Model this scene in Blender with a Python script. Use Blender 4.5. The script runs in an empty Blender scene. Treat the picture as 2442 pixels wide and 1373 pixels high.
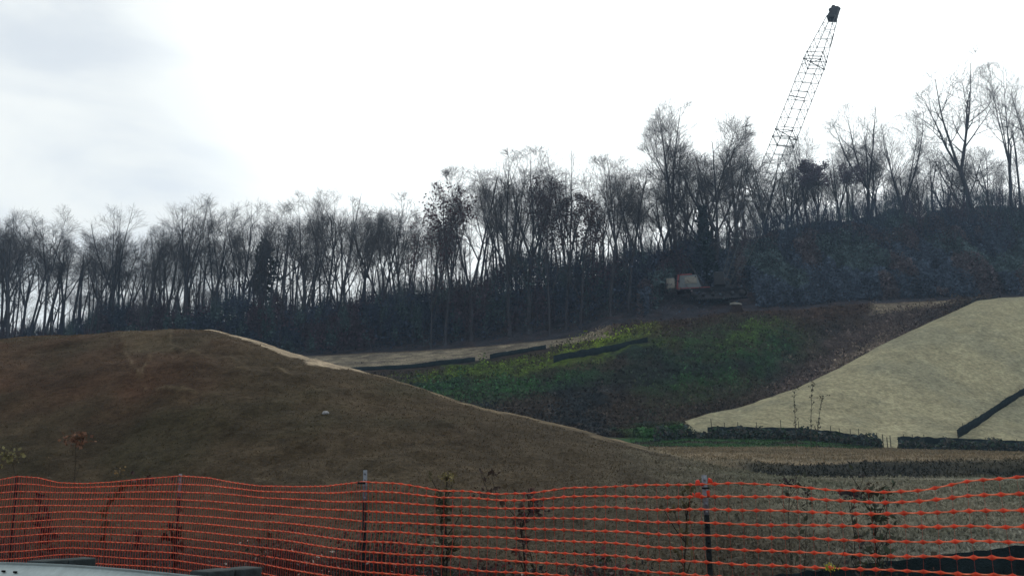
import bpy, math, random
import numpy as np
from mathutils import Vector, noise as mnoise
rnd = random.Random(11)
rs = np.random.RandomState(5)
C = bpy.context.scene.collection
PI = math.pi

# ------------------------------------------------------------------ camera
F = 2115.0; TH = math.atan((1140-686.5)/F); CAMZ = 1.25
cT, sT = math.cos(TH), math.sin(TH)
def P(px, py, d):
    u = (px-1221.0)/F; v = (686.5-py)/F
    dy = cT - v*sT; dz = sT + v*cT
    s = d/dy
    return np.array([u*s, d, CAMZ + dz*s])
def proj(x, y, z):
    z = z-CAMZ
    f = y*cT + z*sT; v = (-y*sT + z*cT)/f; u = x/f
    return 1221+u*F, 686.5-v*F
cam = bpy.data.cameras.new('camera'); co = bpy.data.objects.new('camera', cam); C.objects.link(co)
cam.sensor_width = 36; cam.lens = 36*F/2442; cam.clip_end = 8000; cam.clip_start = 0.05
co.location = (0, 0, CAMZ); co.rotation_euler = (PI/2+TH, 0, 0)
bpy.context.scene.camera = co

# ------------------------------------------------------------------ helpers
def tag(o, label=None, cat=None, group=None, kind=None):
    if label: o['label'] = label
    if cat: o['category'] = cat
    if group: o['group'] = group
    if kind: o['kind'] = kind
    return o
def empty(name, loc, label, cat, group=None):
    o = bpy.data.objects.new(name, None); C.objects.link(o); o.location = loc
    o.empty_display_size = .2
    return tag(o, label, cat, group)
def mesh_data(name, V, Fc, mat, cols=None, smooth=False):
    V = np.asarray(V, np.float32); Fc = np.asarray(Fc, np.int32)
    me = bpy.data.meshes.new(name)
    n = Fc.shape[1]
    me.vertices.add(len(V)); me.vertices.foreach_set('co', V.ravel())
    me.loops.add(Fc.size); me.loops.foreach_set('vertex_index', Fc.ravel())
    me.polygons.add(len(Fc)); me.polygons.foreach_set('loop_start', np.arange(len(Fc), dtype=np.int32)*n)
    me.polygons.foreach_set('loop_total', np.full(len(Fc), n, np.int32))
    if smooth: me.polygons.foreach_set('use_smooth', np.ones(len(Fc), bool))
    if cols is not None:
        a = me.color_attributes.new('Col', 'FLOAT_COLOR', 'POINT')
        c = np.ones((len(V), 4), np.float32); c[:, :3] = cols
        a.data.foreach_set('color', c.ravel())
    me.materials.append(mat); me.update(calc_edges=True)
    return me
def obj(name, me, parent=None, loc=None):
    o = bpy.data.objects.new(name, me); C.objects.link(o)
    if parent is not None: o.parent = parent
    if loc is not None: o.location = loc
    return o
def prisms(segs, k=3):
    """segs: rows (x0,y0,z0,x1,y1,z1,r0,r1) -> quads of tapered tubes"""
    S = np.asarray(segs, float)
    a, b = S[:, :3], S[:, 3:6]; d = b-a; L = np.linalg.norm(d, axis=1, keepdims=True)+1e-9; d = d/L
    ref = np.where(np.abs(d[:, 2:3]) > .9, np.array([[1., 0, 0]]), np.array([[0, 0, 1.]]))
    u = np.cross(d, ref); u /= np.linalg.norm(u, axis=1, keepdims=True)+1e-9; w = np.cross(d, u)
    vs = []
    for j in range(k):
        an = 2*PI*j/k; dr = u*math.cos(an)+w*math.sin(an)
        vs.append(a+dr*S[:, 6:7]); vs.append(b+dr*S[:, 7:8])
    V = np.stack(vs, 1).reshape(-1, 3)
    base = np.arange(len(S))[:, None]*2*k
    Fc = []
    for j in range(k):
        j2 = (j+1) % k
        Fc.append(np.concatenate([base+2*j, base+2*j2, base+2*j2+1, base+2*j+1], 1))
    return V, np.concatenate(Fc, 0)
def leaf_quads(Pts, size, n_up=0.0, aspect=1.0):
    N = len(Pts); size = np.broadcast_to(size, (N,))
    a = rs.randn(N, 3); a /= np.linalg.norm(a, axis=1, keepdims=True)
    b = rs.randn(N, 3); b -= a*(a*b).sum(1, keepdims=True); b /= np.linalg.norm(b, axis=1, keepdims=True)+1e-9
    a = a*size[:, None]*.5*aspect; b = b*size[:, None]*.5
    V = np.stack([Pts-a, Pts-b*.8, Pts+a, Pts+b], 1).reshape(-1, 3)
    return V, np.arange(N*4).reshape(N, 4)
def box(c, s, R=None):
    x, y, z = np.array(s)/2.
    V = np.array([[i*x, j*y, k*z] for i in (-1, 1) for j in (-1, 1) for k in (-1, 1)])
    if R is not None: V = V@np.array(R).T
    V = V+np.array(c)
    Fc = np.array([[0, 1, 3, 2], [4, 6, 7, 5], [0, 4, 5, 1], [2, 3, 7, 6], [0, 2, 6, 4], [1, 5, 7, 3]])
    return V, Fc
def join(parts):
    Vs, Fs, o = [], [], 0
    for V, Fc in parts:
        Vs.append(V); Fs.append(np.asarray(Fc)+o); o += len(V)
    return np.concatenate(Vs), np.concatenate(Fs)
def bevel(o, w, seg=2):
    m = o.modifiers.new('bevel', 'BEVEL'); m.width = w; m.segments = seg; m.limit_method = 'ANGLE'

def sm(x, a, b):
    t = np.clip((x-a)/(b-a), 0, 1); return t*t*(3-2*t)
# ------------------------------------------------------------------ materials
def mat(name, col=(.5, .5, .5), rough=.9, spec=.2, attr=False, noise=None, bump=None, metal=0., trans=0.):
    """noise: (scale, amount, detail); bump: (scale, strength, distance)"""
    m = bpy.data.materials.new(name); m.use_nodes = True
    nt = m.node_tree; nd = nt.nodes; ln = nt.links
    b = nd['Principled BSDF']; b.inputs['Roughness'].default_value = rough
    b.inputs['Specular IOR Level'].default_value = spec; b.inputs['Metallic'].default_value = metal
    b.inputs['Base Color'].default_value = (*col, 1)
    tc = nd.new('ShaderNodeTexCoord')
    src = None
    if attr:
        a = nd.new('ShaderNodeAttribute'); a.attribute_name = 'Col'; src = a.outputs['Color']
    if noise:
        ns = noise if isinstance(noise, list) else [noise]
        for (sc, am, de) in ns:
            n = nd.new('ShaderNodeTexNoise'); n.inputs['Scale'].default_value = sc; n.inputs['Detail'].default_value = de
            n.inputs['Roughness'].default_value = .65
            ln.new(tc.outputs['Object'], n.inputs['Vector'])
            mr = nd.new('ShaderNodeMapRange'); mr.inputs['From Min'].default_value = .3; mr.inputs['From Max'].default_value = .7
            mr.inputs['To Min'].default_value = 1-am; mr.inputs['To Max'].default_value = 1+am
            ln.new(n.outputs['Fac'], mr.inputs['Value'])
            mx = nd.new('ShaderNodeVectorMath'); mx.operation = 'SCALE'
            if src is None: mx.inputs[0].default_value = col
            else: ln.new(src, mx.inputs[0])
            ln.new(mr.outputs['Result'], mx.inputs['Scale']); src = mx.outputs['Vector']
    if src is not None: ln.new(src, b.inputs['Base Color'])
    if bump:
        n = nd.new('ShaderNodeTexNoise'); n.inputs['Scale'].default_value = bump[0]; n.inputs['Detail'].default_value = 6
        n.inputs['Roughness'].default_value = .7
        ln.new(tc.outputs['Object'], n.inputs['Vector'])
        bp = nd.new('ShaderNodeBump'); bp.inputs['Strength'].default_value = bump[1]; bp.inputs['Distance'].default_value = bump[2]
        ln.new(n.outputs['Fac'], bp.inputs['Height']); ln.new(bp.outputs['Normal'], b.inputs['Normal'])
    if trans:
        t = nd.new('ShaderNodeBsdfTranslucent'); ms = nd.new('ShaderNodeMixShader'); ms.inputs[0].default_value = trans
        if src is not None: ln.new(src, t.inputs['Color'])
        else: t.inputs['Color'].default_value = (*col, 1)
        ln.new(b.outputs[0], ms.inputs[1]); ln.new(t.outputs[0], ms.inputs[2])
        ln.new(ms.outputs[0], nd['Material Output'].inputs['Surface'])
    return m
M = dict(
    mound=mat('dry_turf', attr=True, rough=1, spec=.05, noise=[(1.3, .30, 9), (7, .35, 7), (25, .3, 5), (.35, .25, 3)], bump=(6, 1., .14)),
    field=mat('field_soil', attr=True, rough=1, spec=.05, noise=[(3, .35, 8), (22, .45, 6)], bump=(14, .9, .08)),
    thicket=mat('thicket_soil', attr=True, rough=1, spec=.05, noise=[(.6, .5, 8), (4, .5, 5)], bump=(2.5, 1., .5)),
    straw=mat('straw_matting', attr=True, rough=1, spec=.05, noise=[(.35, .14, 6), (1.1, .22, 8), (3.5, .4, 6)], bump=(1.6, 1., .5)),
    bark=mat('bark', (.036, .036, .042), 1, .1, noise=(1.5, .35, 5)),
    twig=mat('twigs', (.065, .062, .066), 1, .1),
    barkb=mat('pale_bark', (.14, .13, .12), 1, .1, noise=(1.5, .35, 5)),
    leaf=mat('leaves', attr=True, rough=.8, spec=.15, trans=.25),
    brush=mat('brush', attr=True, rough=.9, spec=.1, trans=.12),
    blade=mat('grass_blades', attr=True, rough=.9, spec=.1, trans=.2),
    net=mat('orange_plastic', attr=True, rough=.5, spec=.35, trans=.35),
    postd=mat('dark_post_steel', (.010, .014, .016), .8, .1, noise=(9, .5, 4)),
    postw=mat('pale_post_paint', (.16, .175, .205), .6, .3, noise=(14, .35, 4)),
    galv=mat('galvanised_steel', (.34, .40, .40), .45, .5, noise=[(6, .15, 5), (40, .08, 3)], metal=.35, bump=(60, .08, .01)),
    wood=mat('weathered_wood', (.020, .028, .030), .9, .2, noise=(12, .5, 6), bump=(30, .5, .02)),
    dark=mat('dark_slot', (.006, .007, .008), .9, .1),
    silt=mat('silt_fabric', (.010, .017, .020), .95, .04, noise=(2.5, .5, 5), bump=(4, .6, .1)),
    stake=mat('stake_wood', (.07, .065, .05), .9, .1, noise=(6, .4, 4)),
    steel=mat('crane_steel', (.045, .05, .055), .6, .4, noise=(2, .3, 3)),
    steeld=mat('crane_dark_steel', (.012, .014, .018), .7, .3, noise=(3, .4, 3)),
    red=mat('crane_red_paint', (.13, .016, .02), .5, .4, noise=(3, .3, 4)),
    grey=mat('crane_grey_panel', (.095, .115, .125), .6, .3, noise=(2, .15, 4)),
    pale=mat('pale_weathered_plate', (.17, .165, .145), .8, .2, noise=(3, .2, 4)),
    glass=mat('cab_glass', (.02, .03, .035), .15, .6),
    stone=mat('pale_stone', (.22, .22, .23), .8, .2, noise=(14, .3, 4), bump=(20, .5, .02)),
)

# ------------------------------------------------------------------ terrain
# each curve: list of (px, d, py) or (px, d, ('z', z)); nearest to farthest
def Z(v): return ('z', v)
curves = [
 # 0 under the camera
 [(-3000, .6, Z(0)), (6000, .6, Z(0))],
 # 1 foot of mound / edge of field
 [(-900, 17, Z(.1)), (0, 15, Z(.05)), (430, 14, Z(.0)), (870, 12.5, Z(0)), (1500, 10.6, Z(0)), (1900, 9.5, Z(0)), (2442, 9, Z(.05)), (4500, 9, Z(.1))],
 # 2 crest of mound
 [(-1500, 38, 900), (-600, 36, 845), (0, 34, 814), (120, 34, 809), (280, 33.6, 801), (400, 33, 795), (500, 32.2, 797), (560, 31.8, 806), (620, 31.4, 822), (700, 31, 849), (800, 30, 880), (900, 29.3, 902), (1000, 28.6, 931), (1200, 27, 985), (1400, 25.5, 1031), (1560, 24, 1072), (1700, 22, 1108), (1780, 21, 1127), (1850, 20, 1142), (2000, 19.5, 1152), (2200, 19, 1156), (2442, 19, 1158), (4500, 19, 1165)],
 # 3 hollow behind
 [(-1500, 52, Z(2)), (0, 45, Z(3)), (600, 42, Z(2.8)), (1000, 38, Z(2)), (1400, 33, Z(1.6)), (1560, 30, Z(1.4)), (1700, 28.5, Z(1.2)), (1850, 27.5, 1139), (2100, 27.5, 1138), (2442, 27.5, 1141), (4500, 28, 1145)],
 # 4 berm crest
 [(-1500, 60, Z(3)), (0, 55, Z(3)), (1000, 46, Z(2)), (1400, 38, Z(1.6)), (1600, 32.5, 1098), (1700, 32, 1094), (1780, 31.5, 1099), (1900, 31, 1106), (1990, 31, 1104), (2060, 31, 1098), (2200, 31, 1098), (2442, 31, 1095), (4500, 32, 1090)],
 # 5 plateau in front of the silt fence
 [(-1500, 66, Z(4)), (0, 62, Z(3.6)), (1000, 56, Z(3)), (1400, 51, Z(2.6)), (1560, 50, 1066), (1900, 50, 1064), (2050, 50, 1071), (2200, 50, 1077), (2442, 50, 1080), (4500, 50, 1080)],
 # 6 toe of the straw slope
 [(-1500, 70, Z(5)), (0, 66, Z(4.2)), (1000, 62, Z(4)), (1400, 60, Z(4.0)), (1560, 60, 1046), (1640, 60, 1036), (1700, 60, 1038), (1900, 60, 1042), (2000, 60, 1052), (2100, 60, 1067), (2200, 60, 1068), (2442, 60, 1076), (4500, 60, 1080)],
 # 7 crest of the straw slope
 [(-1500, 74, Z(6)), (0, 70, Z(4.6)), (800, 68, Z(5.0)), (1000, 67, Z(5.2)), (1200, 66, 1000), (1400, 65, 1020), (1560, 64, 1018), (1600, 64.5, 1012), (1640, 66, 1002), (1680, 67.5, 987), (1760, 71, 972), (1900, 77, 925), (2000, 82, 878), (2100, 88, 823), (2200, 94, 776), (2270, 98, 745), (2330, 102, 717), (2380, 104, 711), (2442, 106, 708), (2700, 110, 700), (4500, 120, 690)],
 # 8 draw behind it
 [(-1500, 84, Z(8)), (0, 80, Z(6)), (800, 78, Z(6.4)), (1000, 76, Z(6.9)), (1200, 75, 965), (1400, 74, 985), (1560, 73, 990), (1640, 74, 992), (1760, 78, 968), (1900, 84, 925), (2000, 89, 882), (2100, 95, 828), (2200, 101, 782), (2330, 108, 721), (2442, 111, 714), (2700, 115, 704), (4500, 128, 695)],
 # 9 lower edge of the upper bench
 [(-1500, 112, Z(15)), (0, 108, Z(13)), (600, 104, Z(12.5)), (740, 100, 874), (830, 98, 884), (980, 98, 877), (1130, 98, 861), (1300, 98, 830), (1400, 98, 812), (1500, 98, 795), (1640, 99, 782), (1760, 100, 778), (1900, 103, 782), (2000, 106, 765), (2100, 108, 748), (2200, 110, 735), (2330, 113, 719), (2442, 115, 713), (2700, 119, 702), (4500, 132, 694)],
 # 10 foot of the wood
 [(-1500, 124, Z(19)), (0, 124, 830), (400, 122, 826), (640, 116, 846), (740, 113, 847), (850, 112, 842), (1000, 111, 835), (1150, 110, 825), (1300, 109, 811), (1400, 108, 799), (1450, 108, 775), (1550, 108, 767), (1640, 110, 760), (1760, 112, 741), (1900, 113, 738), (2000, 114, 727), (2100, 115, 722), (2330, 117, 713), (2442, 119, 706), (2700, 123, 697), (4500, 137, 690)],
 # 11 wooded rise
 [(-1500, 155, Z(20)), (0, 155, Z(18)), (330, 152, 812), (450, 150, 780), (640, 150, 768), (800, 148, 752), (1000, 148, 735), (1150, 147, 715), (1300, 146, 690), (1500, 145, 655), (1700, 145, 625), (1900, 145, 590), (2100, 145, 566), (2442, 146, 556), (2700, 150, 555), (4500, 170, 560)],
 # 12 far fall
 [(-1500, 330, Z(6)), (4500, 330, Z(8))],
 [(-1500, 1100, Z(-12)), (4500, 1100, Z(-12))],
]
nsub = [50, 210, 24, 14, 22, 14, 84, 16, 60, 26, 44, 14, 10]
pxs = np.concatenate([np.linspace(-3000, -260, 34)[:-1], np.arange(-260, 2700, 5.5), np.linspace(2700, 6200, 40)])
def knots():
    K = len(curves); T0 = (pxs-1221)/F/0.985
    Yk = np.zeros((K, len(T0))); Zk = np.zeros((K, len(T0)))
    for i, cv in enumerate(curves):
        ts, ds, zs = [], [], []
        for px, d, q in cv:
            if isinstance(q, tuple):
                z = q[1]; 
                f = d*cT+(z-CAMZ)*sT; x = (px-1221)/F*f
            else:
                p = P(px, q, d); x, z = p[0], p[2]
            ts.append(x/d); ds.append(d); zs.append((z-CAMZ)/d)
        Yk[i] = np.interp(T0, ts, ds); Zk[i] = np.interp(T0, ts, zs)*Yk[i]+CAMZ
    Yk = np.maximum.accumulate(Yk+np.arange(K)[:, None]*1e-3, 0)
    return T0, Yk, Zk
T0, Yk, Zk = knots()
def pchip(Yk, Zk):
    h = np.diff(Yk, axis=0); dl = np.diff(Zk, axis=0)/h; m = np.zeros_like(Zk)
    w1 = 2*h[1:]+h[:-1]; w2 = h[1:]+2*h[:-1]
    ok = dl[1:]*dl[:-1] > 0
    with np.errstate(divide='ignore', invalid='ignore'):
        m[1:-1] = np.where(ok, (w1+w2)/(w1/dl[:-1]+w2/dl[1:]), 0)
    m[0] = dl[0]; m[-1] = dl[-1]
    return h, m
hK, mK = pchip(Yk, Zk)
rowsY, rowsZ, seg, par = [], [], [], []
for i, n in enumerate(nsub):
    for j in range(n + (1 if i == len(nsub)-1 else 0)):
        u = j/n
        if i == 0: u = u**1.6
        h00 = 2*u**3-3*u**2+1; h10 = u**3-2*u**2+u; h01 = -2*u**3+3*u**2; h11 = u**3-u**2
        rowsY.append(Yk[i]+u*hK[i]); rowsZ.append(h00*Zk[i]+h10*hK[i]*mK[i]+h01*Zk[i+1]+h11*hK[i]*mK[i+1])
        seg.append(i); par.append(u)
GY = np.array(rowsY); GZ = np.array(rowsZ); GX = GY*T0[None, :]
seg = np.array(seg); par = np.array(par); R_, Cn = GY.shape
def fbm(x, y, s, o=0., oc=4):
    out = np.empty(x.size); X = (x*s).ravel(); Y = (y*s).ravel()
    for i in range(x.size):
        out[i] = mnoise.fractal((X[i], Y[i], o), 1.0, 2.1, oc)
    return out.reshape(x.shape)
N1 = fbm(GX, GY, .45); N2 = fbm(GX, GY, .12, 7.); N3 = fbm(GX, GY, 1.3, 3., 3)
SP = np.broadcast_to(seg[:, None]+par[:, None], GX.shape)
amp = np.interp(SP, [0, 1, 1.3, 1.8, 2, 3, 3.6, 4, 5, 6, 6.3, 7, 7.3, 8, 8.5, 9, 10, 11, 12, 14], [.015, .05, .22, .20, .05, .08, .14, .1, .08, .08, .16, .08, .3, .45, .5, .12, .1, .6, 2, 4])
PXv, PYv = proj(GX, GY, GZ)
GZ = GZ + amp*N1*.7 + amp*.25*N3
# erosion ledges on the upper mound
for (pts, w, hgt) in [([(330, 905), (345, 880), (360, 845), (380, 832), (420, 826), (440, 838), (500, 845), (560, 848), (640, 870), (680, 890)], 9, .16),
                      ([(300, 840), (318, 880), (350, 925)], 9, .16),
                      ([(380, 930), (450, 932), (520, 936)], 8, .12), ([(545, 880), (600, 872), (660, 880), (700, 905)], 9, .14),
                      ([(405, 798), (410, 815), (440, 830)], 8, .15)]:
    yy = None
    pts = np.array(pts, float)
    D = np.full(GX.shape, 1e9)
    sel = (SP > 1.0) & (SP < 2.0) & (PXv > 200) & (PXv < 900)
    xs, ys = PXv[sel]+N3[sel]*7, PYv[sel]+N1[sel]*7+N3[sel]*3; dd = np.full(xs.shape, 1e9)
    for a, b in zip(pts[:-1], pts[1:]):
        ab = b-a; t = np.clip(((xs-a[0])*ab[0]+(ys-a[1])*ab[1])/(ab@ab), 0, 1)
        dd = np.minimum(dd, np.hypot(xs-a[0]-t*ab[0], ys-a[1]-t*ab[1]))
    D[sel] = dd
    GZ = GZ + np.where(D < w*2, hgt*.4*np.exp(-(D/w*1.5)**2)*sm(N3, -.7, .4), 0)
    if 'LEDGE' in globals(): LEDGE = np.minimum(LEDGE, D)
    else: LEDGE = D

def mixc(a, b, t):
    t = np.clip(t, 0, 1)[..., None]; return a*(1-t)+b*t
def cc(*c): return np.array(c, float)
col = np.zeros(GX.shape+(3,))
brown = cc(.056, .042, .026); red = cc(.072, .040, .025); grey = cc(.056, .048, .034); olive = cc(.040, .035, .020)
# mound colour
c = mixc(np.broadcast_to(brown, col.shape), red, (1-sm(PXv+N2*250, 250, 620))*sm(PYv+N1*60, 780, 860)*(1-sm(PYv+N1*60, 900, 1020))*.95)
c = mixc(c, olive, sm(N2+N1*.4, .0, .45)*.7)
c = mixc(c, grey, sm(PXv, 900, 1700)*.6+sm(-N2, .1, .5)*.35)
c = mixc(c, cc(.15, .118, .074), np.exp(-(LEDGE/2.6)**2)*sm(N3+N1, -.8, .3)*.6)
c = mixc(c, cc(.105, .082, .052), ((PXv > 290) & (PXv < 412) & (PYv < 834)).astype(float)*.55*(SP > 1.5))
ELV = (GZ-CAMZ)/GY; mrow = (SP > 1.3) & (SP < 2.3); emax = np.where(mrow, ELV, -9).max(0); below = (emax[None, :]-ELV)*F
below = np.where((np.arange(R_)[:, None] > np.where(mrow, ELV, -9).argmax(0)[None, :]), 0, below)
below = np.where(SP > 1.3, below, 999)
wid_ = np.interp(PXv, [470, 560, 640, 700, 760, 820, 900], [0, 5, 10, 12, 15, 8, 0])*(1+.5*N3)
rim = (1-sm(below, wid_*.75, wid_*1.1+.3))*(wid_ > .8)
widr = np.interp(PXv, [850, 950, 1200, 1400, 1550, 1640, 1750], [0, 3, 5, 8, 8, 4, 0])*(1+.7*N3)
sunlit_rim_r = (1-sm(below, widr*.6, widr*1.2+.3))*(widr > .5)
c = mixc(c, cc(.36, .29, .205), rim*(.25+.75*sm(N3+N1*.6, -.5, .2)))  # sunlit straw-tan crest rims, the sun's brightness put into the colour
c = mixc(c, cc(.16, .125, .08), sunlit_rim_r*(.15+.7*sm(N3+N1, -.4, .5)))
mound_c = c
field = mixc(np.broadcast_to(cc(.160, .152, .115), col.shape), cc(.118, .120, .088), sm(N1, -.1, .4))
gravel = mixc(np.broadcast_to(cc(.30, .31, .28), col.shape), cc(.17, .172, .145), sm(N1+N3*.5, -.1, .5))
near = mixc(mixc(np.broadcast_to(cc(.026, .020, .019), col.shape), cc(.07, .064, .05), sm(PXv, 1400, 1900)), gravel, sm(PXv+N2*160+N1*90, 1800, 2350)*(1-sm(GY+N1*1.2, 12.2, 14.5)))
tan = mixc(np.broadcast_to(cc(.165, .13, .085), col.shape), cc(.12, .10, .068), sm(N1, -.2, .4))
darkf = mixc(np.broadcast_to(cc(.014, .017, .015), col.shape), cc(.03, .03, .022), sm(N1, .1, .5))
green = cc(.078, .120, .018); dgreen = cc(.026, .068, .024); brn = cc(.042, .033, .026); pbrn = cc(.085, .065, .058); dark = cc(.018, .022, .024)
th = mixc(np.broadcast_to(brn, col.shape), dark, sm(N2+N1*.5, .0, .4))
def blob(cx, cy, rx, ry, rot=0., soft=.5):
    a = math.radians(rot); dx = PXv-cx+N1*45; dy = PYv-cy+N2*22
    u = (dx*math.cos(a)+dy*math.sin(a))/rx; v = (-dx*math.sin(a)+dy*math.cos(a))/ry
    return 1-sm(np.hypot(u, v), 1-soft, 1+soft)
ng = .25+.75*sm(N1*.8+N3*.8, -.35, .25)
th = mixc(th, pbrn, blob(2040, 850, 240, 60, -30)*.9)
th = mixc(th, cc(.20, .16, .12), blob(2050, 860, 90, 22, -33)*.6)
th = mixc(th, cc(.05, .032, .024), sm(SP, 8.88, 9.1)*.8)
th = mixc(th, dgreen, blob(1720, 860, 190, 75, -12)*ng)
th = mixc(th, dark, blob(1500, 900, 330, 26, -7, .4)*.75); th = mixc(th, dark, blob(1650, 835, 130, 10, -14, .4)*.7)
th = mixc(th, green, blob(1780, 800, 95, 20, -12)*.4*ng)
th = mixc(th, dgreen, blob(1200, 925, 240, 32, -8)*ng)
th = mixc(th, green, blob(1060, 896, 110, 13, -8)*ng)
th = mixc(th, green, blob(1300, 858, 230, 15, -11)*ng)
th = mixc(th, cc(.13, .18, .022), blob(1440, 815, 120, 13, -13)*ng)
th = mixc(th, green, blob(1500, 840, 120, 10, -13)*.8*ng)
th = mixc(th, dgreen, blob(1620, 1040, 110, 24, 0))
bench = mixc(np.broadcast_to(cc(.27, .23, .165), col.shape), cc(.18, .155, .12), sm(N1*1.3+N2, -.1, .5))
bench = mixc(bench, th, sm(PXv+N1*40, 1400, 1490)*(1-sm(PXv, 2060, 2110)))
bench = mixc(bench, cc(.19, .155, .11), sm(PXv, 2060, 2110))
bench = mixc(bench, th, 1-sm(PXv, 640, 720))
straw = mixc(np.broadcast_to(cc(.318, .292, .186), col.shape), cc(.262, .250, .168), sm(N2+N1*.4, -.2, .5))
litter = mixc(np.broadcast_to(cc(.040, .040, .048), col.shape), cc(.048, .038, .040), sm(N1, 0, .4))
onmound = PXv < (1850 + N1*40)
for i in range(R_):
    s, u = seg[i], par[i]
    if s == 0: v = near[i]
    elif s == 1:
        uu = np.full(Cn, u)
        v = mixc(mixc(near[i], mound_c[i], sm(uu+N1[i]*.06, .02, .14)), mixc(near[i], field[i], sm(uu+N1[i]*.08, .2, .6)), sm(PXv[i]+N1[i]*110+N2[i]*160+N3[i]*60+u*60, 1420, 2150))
    elif s == 2: v = mixc(np.broadcast_to(cc(.22, .18, .12), (Cn, 3)), field[i], sm(PXv[i], 1500, 1800))
    elif s == 3: v = mixc(np.broadcast_to(tan[i], (Cn, 3)), darkf[i], sm(PXv[i], 1730, 1800)*(1-.7*sm(np.full(Cn, u)+N1[i]*.2, .8, 1.)))  # berm face towards the camera: its shade is painted into the colour
    elif s == 4: v = mixc(tan[i], th[i], 1-sm(PXv[i], 1480, 1560))
    elif s == 5: v = mixc(np.broadcast_to(tan[i], (Cn, 3)), mixc(np.broadcast_to(dgreen, (Cn, 3)), darkf[i], sm(N1[i], -.1, .3)), 1-sm(PXv[i], 2060, 2110))
    elif s == 6: v = mixc(th[i], straw[i], sm(PXv[i]+N1[i]*12+(u*0), 1630, 1642))
    elif s in (7, 8): v = th[i]
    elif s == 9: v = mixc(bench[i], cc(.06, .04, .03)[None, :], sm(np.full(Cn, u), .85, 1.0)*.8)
    else: v = litter[i]
    col[i] = v
VV = np.stack([GX, GY, GZ], -1).reshape(-1, 3); VC = col.reshape(-1, 3)
ii = np.arange((R_-1)*Cn).reshape(R_-1, Cn)[:, :-1]
quads = np.stack([ii, ii+1, ii+1+Cn, ii+Cn], -1)
segF = seg[:-1, None]+0*ii; pxF = PXv[:-1, :-1]
zone = np.zeros(ii.shape, int)                      # 0 ground
zone[(segF == 1) & (pxF < 1820)] = 1                # dirt mound
zone[(segF == 2) & (pxF < 1700)] = 1
zone[(segF == 6) & (pxF > 1632)] = 2                # straw slope
zone[((segF >= 7) & (segF <= 9)) | ((segF == 6) & (pxF <= 1632))] = 3
zone[segF >= 10] = 4
for zi, nm, mt in [(0, 'ground', 'field'), (1, 'earth_mound', 'mound'), (2, 'straw_slope', 'straw'), (3, 'hillside', 'thicket'), (4, 'hill', 'thicket')]:
    q = quads[zone == zi].reshape(-1, 4); idx, inv = np.unique(q, return_inverse=True)
    o = obj(nm, mesh_data(nm, VV[idx], inv.reshape(-1, 4), M[mt], VC[idx], smooth=True)); tag(o, kind='structure')
# ground behind and beside the camera
gx, gy = np.meshgrid(np.linspace(-60, 60, 61), np.linspace(-80, 3, 50))
gz = -.06-.0*gx
o = obj('road_verge', mesh_data('road_verge', np.stack([gx, gy, gz], -1).reshape(-1, 3), np.array([[r*61+c, r*61+c+1, (r+1)*61+c+1, (r+1)*61+c] for r in range(49) for c in range(60)]), M['field'], np.tile([.06, .055, .045], (gx.size, 1)), True)); tag(o, kind='structure')

def gz_t(t, d):
    cx = np.interp(t, T0, np.arange(Cn)); c0 = int(min(max(cx, 0), Cn-2)); f = cx-c0
    return float((1-f)*np.interp(d, GY[:, c0], GZ[:, c0])+f*np.interp(d, GY[:, c0+1], GZ[:, c0+1]))
def on_ground(px, d, py=None):
    """point of the ground at depth d under picture column px"""
    z = 0 if py is None else P(px, py, d)[2]
    for _ in range(4):
        x = (px-1221)/F*(d*cT+(z-CAMZ)*sT); z = gz_t(x/d, d)
    return np.array([x, d, z])
def gz_xy(x, y): return gz_t(x/y, y)

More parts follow.
